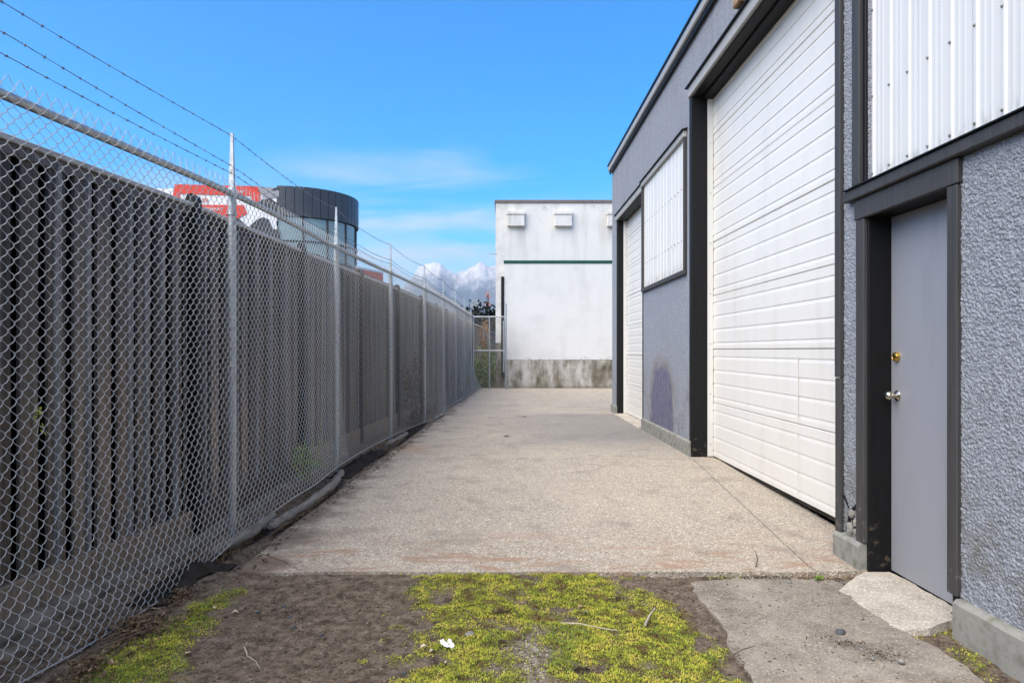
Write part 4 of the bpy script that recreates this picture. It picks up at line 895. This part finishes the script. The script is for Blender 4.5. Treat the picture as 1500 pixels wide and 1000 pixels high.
# white litter on the moss
bm = bmesh.new(); bmesh.ops.create_grid(bm, x_segments=9, y_segments=9, size=0.032)
for v in bm.verts:
    x, y = v.co.x, v.co.y; v.co = Vector((x * (0.7 + 0.5 * n3(y * 30, 3)), y * 1.25 + 0.01 * n3(x * 40, 7), 0.022 + 0.022 * n3(x * 40, y * 40, 9) + 0.012 * n3(x * 90, y * 90, 2)))
me = bpy.data.meshes.new('litter'); bm.to_mesh(me); bm.free(); me.materials.append(MAT['litter']); o = link('litter', me, None, None, label='crumpled scrap of white plastic litter on the moss', cat='litter'); p = surf(655, 946); o.location = p; o.rotation_euler = (0, 0, 0.5)
sm = o.modifiers.new('thick', 'SOLIDIFY'); sm.thickness = 0.0015
# weathered log, wood and black plastic along the fence foot
def logpiece(path, r, m, name, label, cat, seed, flat=1.0):
    pts = []
    for a, b in zip(path[:-1], path[1:]):
        for q in range(8): t = q / 8; pts.append(Vector(a).lerp(Vector(b), t))
    pts.append(Vector(path[-1])); k = 10; mb = MB(); mb.tube(pts, [r * (0.75 + 0.5 * abs(n3(i * 0.3, seed))) * (0.6 if i in (0, len(pts) - 1) else 1) for i in range(len(pts))], k)
    mb.v = [(x + 0.012 * n3(x * 14, y * 14, z * 14 + seed), y, z + 0.014 * n3(y * 11, z * 20, seed)) for x, y, z in mb.v]
    return mb.build(name, m, None, True, label=label, cat=cat)
def fx(y, d): return xf(y) + d
logpiece([(fx(5.3, 0.22), 5.3, -0.05), (fx(5.9, 0.27), 5.9, -0.03), (fx(6.7, 0.28), 6.7, -0.01), (fx(7.35, 0.20), 7.35, 0.02)], 0.045, MAT['log'], 'log', 'long bent grey weathered log under the chain-link', 'log', 3)
logpiece([(fx(4.75, 0.06), 4.75, -0.09), (fx(5.2, 0.12), 5.2, -0.06), (fx(5.6, 0.13), 5.6, -0.03)], 0.05, MAT['log'], 'log', 'short dark-ended log beside the foot of a fence post', 'log', 8)
logpiece([(fx(9.4, 0.2), 9.4, 0.02), (fx(10.0, 0.24), 10.0, 0.035), (fx(10.6, 0.22), 10.6, 0.03)], 0.04, MAT['log'], 'log', 'short pale log at the fence foot beyond the crumpled plastic', 'log', 5)
logpiece([(fx(12.9, 0.22), 12.9, 0.02), (fx(13.4, 0.26), 13.4, 0.05), (fx(13.7, 0.24), 13.7, 0.04)], 0.05, MAT['log'], 'log', 'pale stone-like log where the wire bulges at the fence foot', 'log', 6)
for (y0, y1, lab, sd) in ((7.45, 9.3, 'crumpled black plastic sheet along the fence foot', 4), (3.9, 4.7, 'torn black plastic and bark at the fence post foot', 9), (10.7, 12.7, 'low heap of dark crumpled plastic and leaves under the wire', 12)):
    v = []; n = int((y1 - y0) / 0.05); f = []
    for i in range(n + 1):
        y = y0 + (y1 - y0) * i / n
        for q in range(7):
            t = q / 6; d = 0.02 + 0.24 * t; tap = min(1, 6 * i / n, 6 * (n - i) / n); h = (0.075 * math.sin(math.pi * t) * (0.6 + 1.1 * n3(y * 5, t * 3, sd)) + 0.05 * n3(y * 13, t * 8, sd)) * tap
            v.append((fx(y, d + 0.04 * n3(y * 6, t, sd)), y, ground_z(fx(y, d), y) + max(-0.01, h) + 0.012))
    f = [(i * 7 + q, i * 7 + q + 1, (i + 1) * 7 + q + 1, (i + 1) * 7 + q) for i in range(n) for q in range(6)]
    o = MB().add(v, f).build('plastic_sheet', MAT['blackplastic'], None, False, label=lab, cat='plastic sheet'); sm = o.modifiers.new('thick', 'SOLIDIFY'); sm.thickness = 0.004
# leaves, dead vines and shrubs
def spread(name, px, py, rx, ry, n, size, m, lab, h=0.03, z=DZ):
    q = gp(px, py, z); P = []
    for _ in range(n):
        a, r = random.uniform(0, 6.28), abs(random.gauss(0, 0.5)); P.append((q.x + rx * r * math.cos(a), q.y + ry * r * math.sin(a), z + 0.012 + (relief(q.x, q.y) if q.y < EDGE_Y else 0) + random.uniform(0, h) * max(0, 1 - r)))
    P = np.array(P); n = len(P); az = rng.uniform(0, 6.28, n); el = rng.normal(0, 0.45, n); u = np.stack([np.cos(az) * np.cos(el), np.sin(az) * np.cos(el), np.sin(el)], -1); w = np.cross(u, rng.normal(size=(n, 3))); w[:, 2] *= 0.4; w /= np.linalg.norm(w, axis=1)[:, None]; sz = size * rng.uniform(0.4, 1.3, n)[:, None]
    V = np.stack([P, P + u * sz * 0.5 + w * sz * 0.3, P + u * sz, P + u * sz * 0.5 - w * sz * 0.3], 1).reshape(-1, 3)
    link(name, np_mesh(name, V, np.arange(4 * n).reshape(-1, 4), m), None, None, kind='stuff', label=lab)
MAT['litterbrown'] = leafmat('brown_leaf_litter', [(0.3, (0.055, 0.036, 0.022)), (0.55, (0.16, 0.105, 0.062)), (0.75, (0.36, 0.27, 0.18))], 0.8, 25)
MAT['litterdark'] = leafmat('dark_crumbs', [(0.3, (0.025, 0.018, 0.012)), (0.7, (0.09, 0.068, 0.045))], 0.9, 25)
for i, (px, py, rx, ry, n, sz, lab) in enumerate(((200, 925, 0.22, 0.30, 900, 0.028, 'heap of brown leaf litter at the chain-link foot'), (120, 990, 0.12, 0.25, 350, 0.028, 'brown leaf litter beside the kerb'), (270, 875, 0.16, 0.22, 400, 0.022, 'leaf litter and bark crumbs at the end of the kerb'), (330, 815, 0.12, 0.25, 350, 0.022, 'leaf litter round the fence post foot'))):
    spread('leaf_litter', px, py, rx, ry, n, sz, MAT['litterbrown'], lab, 0.05)
for px, py, rx, ry, n, lab, z in ((742, 640, 0.13, 0.16, 160, 'small dark patch of crumbs on the driveway', 0.0), (768, 611, 0.16, 0.2, 140, 'dark crumbs on the driveway near the grey blotch', 0.0), (735, 900, 0.16, 0.06, 160, 'dark dead moss patch behind the gravel', DZ), (905, 880, 0.10, 0.05, 90, 'dark dead moss clump near the pad', DZ), (850, 985, 0.12, 0.05, 140, 'dark bark crumbs in the moss', DZ), (735, 945, 0.07, 0.04, 90, 'dark clump at the twig end', DZ), (1290, 965, 0.2, 0.10, 120, 'dark crumbs on the worn pad', -0.127), (1240, 945, 0.25, 0.08, 110, 'brown crumbs below the doorstep', -0.127), (420, 900, 0.25, 0.12, 200, 'dark clods spread on bare soil', DZ), (560, 850, 0.5, 0.05, 220, 'dark crumbs at the slab edge', DZ), (1110, 848, 0.6, 0.04, 260, 'dark soil crumbs along the slab edge', DZ + 0.01)):
    spread('dark_crumbs', px, py, rx, ry, n, 0.013, MAT['litterdark'], lab, 0.012, z)
spread('bronze_moss', 1395, 912, 0.05, 0.05, 260, 0.012, leafmat('bronze_moss', [(0.3, (0.05, 0.045, 0.012)), (0.7, (0.16, 0.12, 0.03))], 0.9, 20), 'bronze moss cushion at the doorstep corner', 0.04)
b = (xf(7.0) - 0.05, 7.0, -0.03); p = plant_ = empty('weed', b, label='green weed growing behind the wire at the fence foot', cat='weed')
def plant(name, loc, label, cat, group=None): return empty(name, loc, label=label, cat=cat, group=group)
MW = p
def stems(p, base, n, h, spread, m, r=0.006):
    for i in range(n):
        a = random.uniform(0, 6.28); t = Vector(base) + Vector((math.cos(a) * spread, math.sin(a) * spread, h * random.uniform(0.6, 1))); mid = Vector(base).lerp(t, 0.5) + Vector((0, 0, h * 0.1)); MB().tube([base, mid, t], [r, r * 0.7, r * 0.3], 5).build('stem', m, p)
stems(MW, (xf(7.0) - 0.05, 7.0, -0.03), 6, 0.5, 0.12, MAT['grassblade'], 0.004); leaves_cloud('leaves', (xf(7.0) - 0.06, 7.0, 0.22), (0.10, 0.45, 0.22), 420, 0.04, MAT['grassblade'], MW)
for (y, h, lab) in ((12.7, 1.2, 'brown dead vine heaped behind the wire where it bulges'), (19.2, 1.7, 'tall brown dead vine behind the wire near the gate')):
    b = (xf(y) - 0.12, y, 0.0); p = plant('dead_vine', b, lab, 'vine'); stems(p, b, 7, h, 0.16, MAT['bark']); leaves_cloud('foliage', (b[0], y, h * 0.42), (0.13, 0.85, h * 0.5), 900, 0.06, MAT['deadvine'], p)
b = (-0.62, 24.9, 0.0); p = plant('shrub', b, 'green leafy shrub growing behind the chain-link gate', 'shrub'); stems(p, b, 9, 1.1, 0.45, MAT['bark'], 0.01); leaves_cloud('foliage', (-0.6, 24.6, 0.6), (0.75, 0.5, 0.75), 4200, 0.085, MAT['shrub'], p)
b = (-0.85, 27.5, 0.0); p = plant('shrub', b, 'rust-leaved climbing shrub against the board fence beyond the gate', 'shrub'); stems(p, b, 6, 2.3, 0.2, MAT['bark'], 0.012); leaves_cloud('foliage', (-0.82, 27.5, 1.75), (0.22, 0.3, 0.75), 700, 0.08, MAT['rustleaf'], p)
b = (-1.3, 50, 0.0); p = plant('evergreen_tree', b, 'dark evergreen tree beyond the gate', 'tree'); MB().tube([b, (-1.3, 50, 2.5)], [0.14, 0.06], 8).build('trunk', MAT['bark'], p); leaves_cloud('crown', (-1.4, 50, 2.1), (2.6, 1.5, 1.8), 11000, 0.34, MAT['evergreen'], p, 0.5)
for px, py, lab in ((1183, 838, 'small leafy weed at the driveway edge'), (1250, 838, 'tiny weed at the foot of the door pillar'), (1292, 842, 'tiny white-flecked weed at the doorstep corner'), (1440, 945, 'low green weed against the concrete footing')):
    q = surf(px, py); b = (q.x, min(q.y, 4.33), q.z); p = plant('weed', b, lab, 'weed'); stems(p, b, 5, 0.04, 0.03, MAT['grassblade'], 0.0012); leaves_cloud('leaves', (b[0], b[1], b[2] + 0.022), (0.05, 0.035, 0.022), 130, 0.016, MAT['grassblade'], p)
for px, y, z, lab in ((352, 5.3, 1.02, 'yellow-green weed sprig caught in the wire by the fence post'), (68, 3.5, 0.88, 'small dry sprig caught in the chain-link wire')):
    b = (at(px, 500, y).x - 0.05, y, z); p = plant('sprig', b, lab, 'sprig'); MB().tube([b, (b[0] + 0.01, y + 0.02, z + 0.14)], [0.003, 0.001], 5).build('stem', MAT['pale'], p); leaves_cloud('leaves', (b[0], y + 0.01, z + 0.08), (0.02, 0.03, 0.09), 26, 0.022, MAT['moss'], p)

# ------------------------------------------------------------------ far things
tw = empty('antenna_mast', (-3.6, 150, 0), label='guyed lattice mast with red antennas beyond the gate', cat='mast')
tx = at(714.5, 500, 150).x
for dx, dy in ((-0.35, 0), (0.35, 0), (0, 0.5)): MB().tube([(tx + dx * 1.4, 150 + dy, 0), (tx + dx * 0.5, 150 + dy * 0.5, 13.6)], 0.06, 5).build('mast_leg', MAT['darkstone'], tw)
for i in range(13):
    z = 0.8 + i; MB().tube([(tx - 0.42 + i * 0.018, 150, z), (tx + 0.42 - i * 0.018, 150, z + 1)], 0.035, 4).build('brace', MAT['darkstone'], tw)
for dx, z in ((-0.35, 13.4), (0.4, 13.0), (0.05, 14.0), (-0.4, 11.6), (0.42, 11.4)): MB().cbox(tx + dx - 0.12, tx + dx + 0.12, 149.6, 149.9, z - 0.4, z + 0.4, 0.03).build('antenna', MAT['pinkred'], tw)
for s_ in (-1, 1): MB().tube([(tx, 150, 11.5), (tx + s_ * 4.2, 150, 6.0)], 0.04, 4).build('guy_wire', MAT['darkstone'], tw)
lp = empty('lamp_pole', (at(696, 500, 120).x, 120, 0), label='slim pole with clustered lamp heads beyond the gate', cat='lamp pole'); lx = at(696, 500, 120).x
MB().tube([(lx, 120, 0), (lx, 120, 9.6)], [0.16, 0.09], 8).build('pole', MAT['galv'], lp)
for dx, z in ((-0.5, 9.1), (0.3, 9.5), (0.55, 8.6), (-0.2, 9.9), (0.2, 8.0)): MB().cbox(lx + dx - 0.28, lx + dx + 0.28, 119.7, 120.1, z - 0.25, z + 0.25, 0.05).build('lamp_head', MAT['muralgrey'], lp)

def m_mountain():
    M = Mat('mountain_rock_and_snow', 0.9); X = M.sep(); nz = M.noise(0.007, 10, 0.72, vec=M.scaled((1.6, 0.6, 1)))
    rock = M.ramp(M.noise(0.004, 6), [(0.3, (0.045, 0.06, 0.07)), (0.7, (0.11, 0.12, 0.125))])
    snow = M.rng(M.math('ADD', X[2], M.math('MULTIPLY', M.math('SUBTRACT', nz, 0.5), 900)), 600, 1060)
    M.color(M.mix(snow, rock, (0.62, 0.58, 0.56))); return M.m
YM = 8000
ridge = [(-400, 470), (300, 462), (480, 452), (560, 440), (590, 425), (606, 402), (621, 387), (632, 385), (645, 389), (655, 396), (667, 402), (680, 396), (692, 391), (706, 386), (716, 391), (727, 389), (760, 400), (850, 392), (1000, 410), (1300, 430), (1900, 450)]
RT = [((px - VX) * YM / F, HC + (VY - py) * YM / F) for px, py in ridge]
mv = []; mx = np.concatenate([np.linspace(-9000, -2400, 60), np.linspace(-2380, 900, 240), np.linspace(930, 9000, 70)]); my = np.linspace(6200, 10500, 70)
for y in my:
    for x in mx:
        top = lerp(RT, x) + 34 * (1 - 2.2 * abs(n3(x * 0.0052, 3.3, 4))) + 14 * n3(x * 0.017, 1.3, 4); d = abs(y - YM) / (1750 if y < YM else 2400); prof = max(0, 1 - d) ** 1.15
        rg = 1 - abs(n3(x * 0.0021, y * 0.0016, 4)) * 2; z = top * prof * (1 - 0.25 * (1 - prof) * 1.6 * abs(n3(x * 0.003, y * 0.001, 8))) + 60 * n3(x * 0.006, y * 0.006, 1) * min(1, d * 4) * prof + 22 * n3(x * 0.02, y * 0.02, 6) * prof
        mv.append((x, y, z - 20 * (prof <= 0)))
nm = len(mx); mf = [(j * nm + i, j * nm + i + 1, (j + 1) * nm + i + 1, (j + 1) * nm + i) for j in range(len(my) - 1) for i in range(nm - 1)]
link('mountains', np_mesh('mountains', mv, mf, m_mountain(), True), None, None, kind='structure', label='snow-capped mountain ridge on the horizon')

# ------------------------------------------------------------------ air
hz = MB().box(-9200, 9200, -700, 11700, -31, 1130)
hm = bpy.data.materials.new('haze'); hm.use_nodes = True; ht = hm.node_tree; ht.nodes.clear()
ho = ht.nodes.new('ShaderNodeOutputMaterial'); hv = ht.nodes.new('ShaderNodeVolumePrincipled'); ht.links.new(hv.outputs[0], ho.inputs['Volume'])
hv.inputs['Color'].default_value = (0.72, 0.86, 1.0, 1); hv.inputs['Density'].default_value = 0.00009; hv.inputs['Anisotropy'].default_value = 0.2
hz.build('haze', hm, None, kind='stuff', label='pale blue haze in the air')
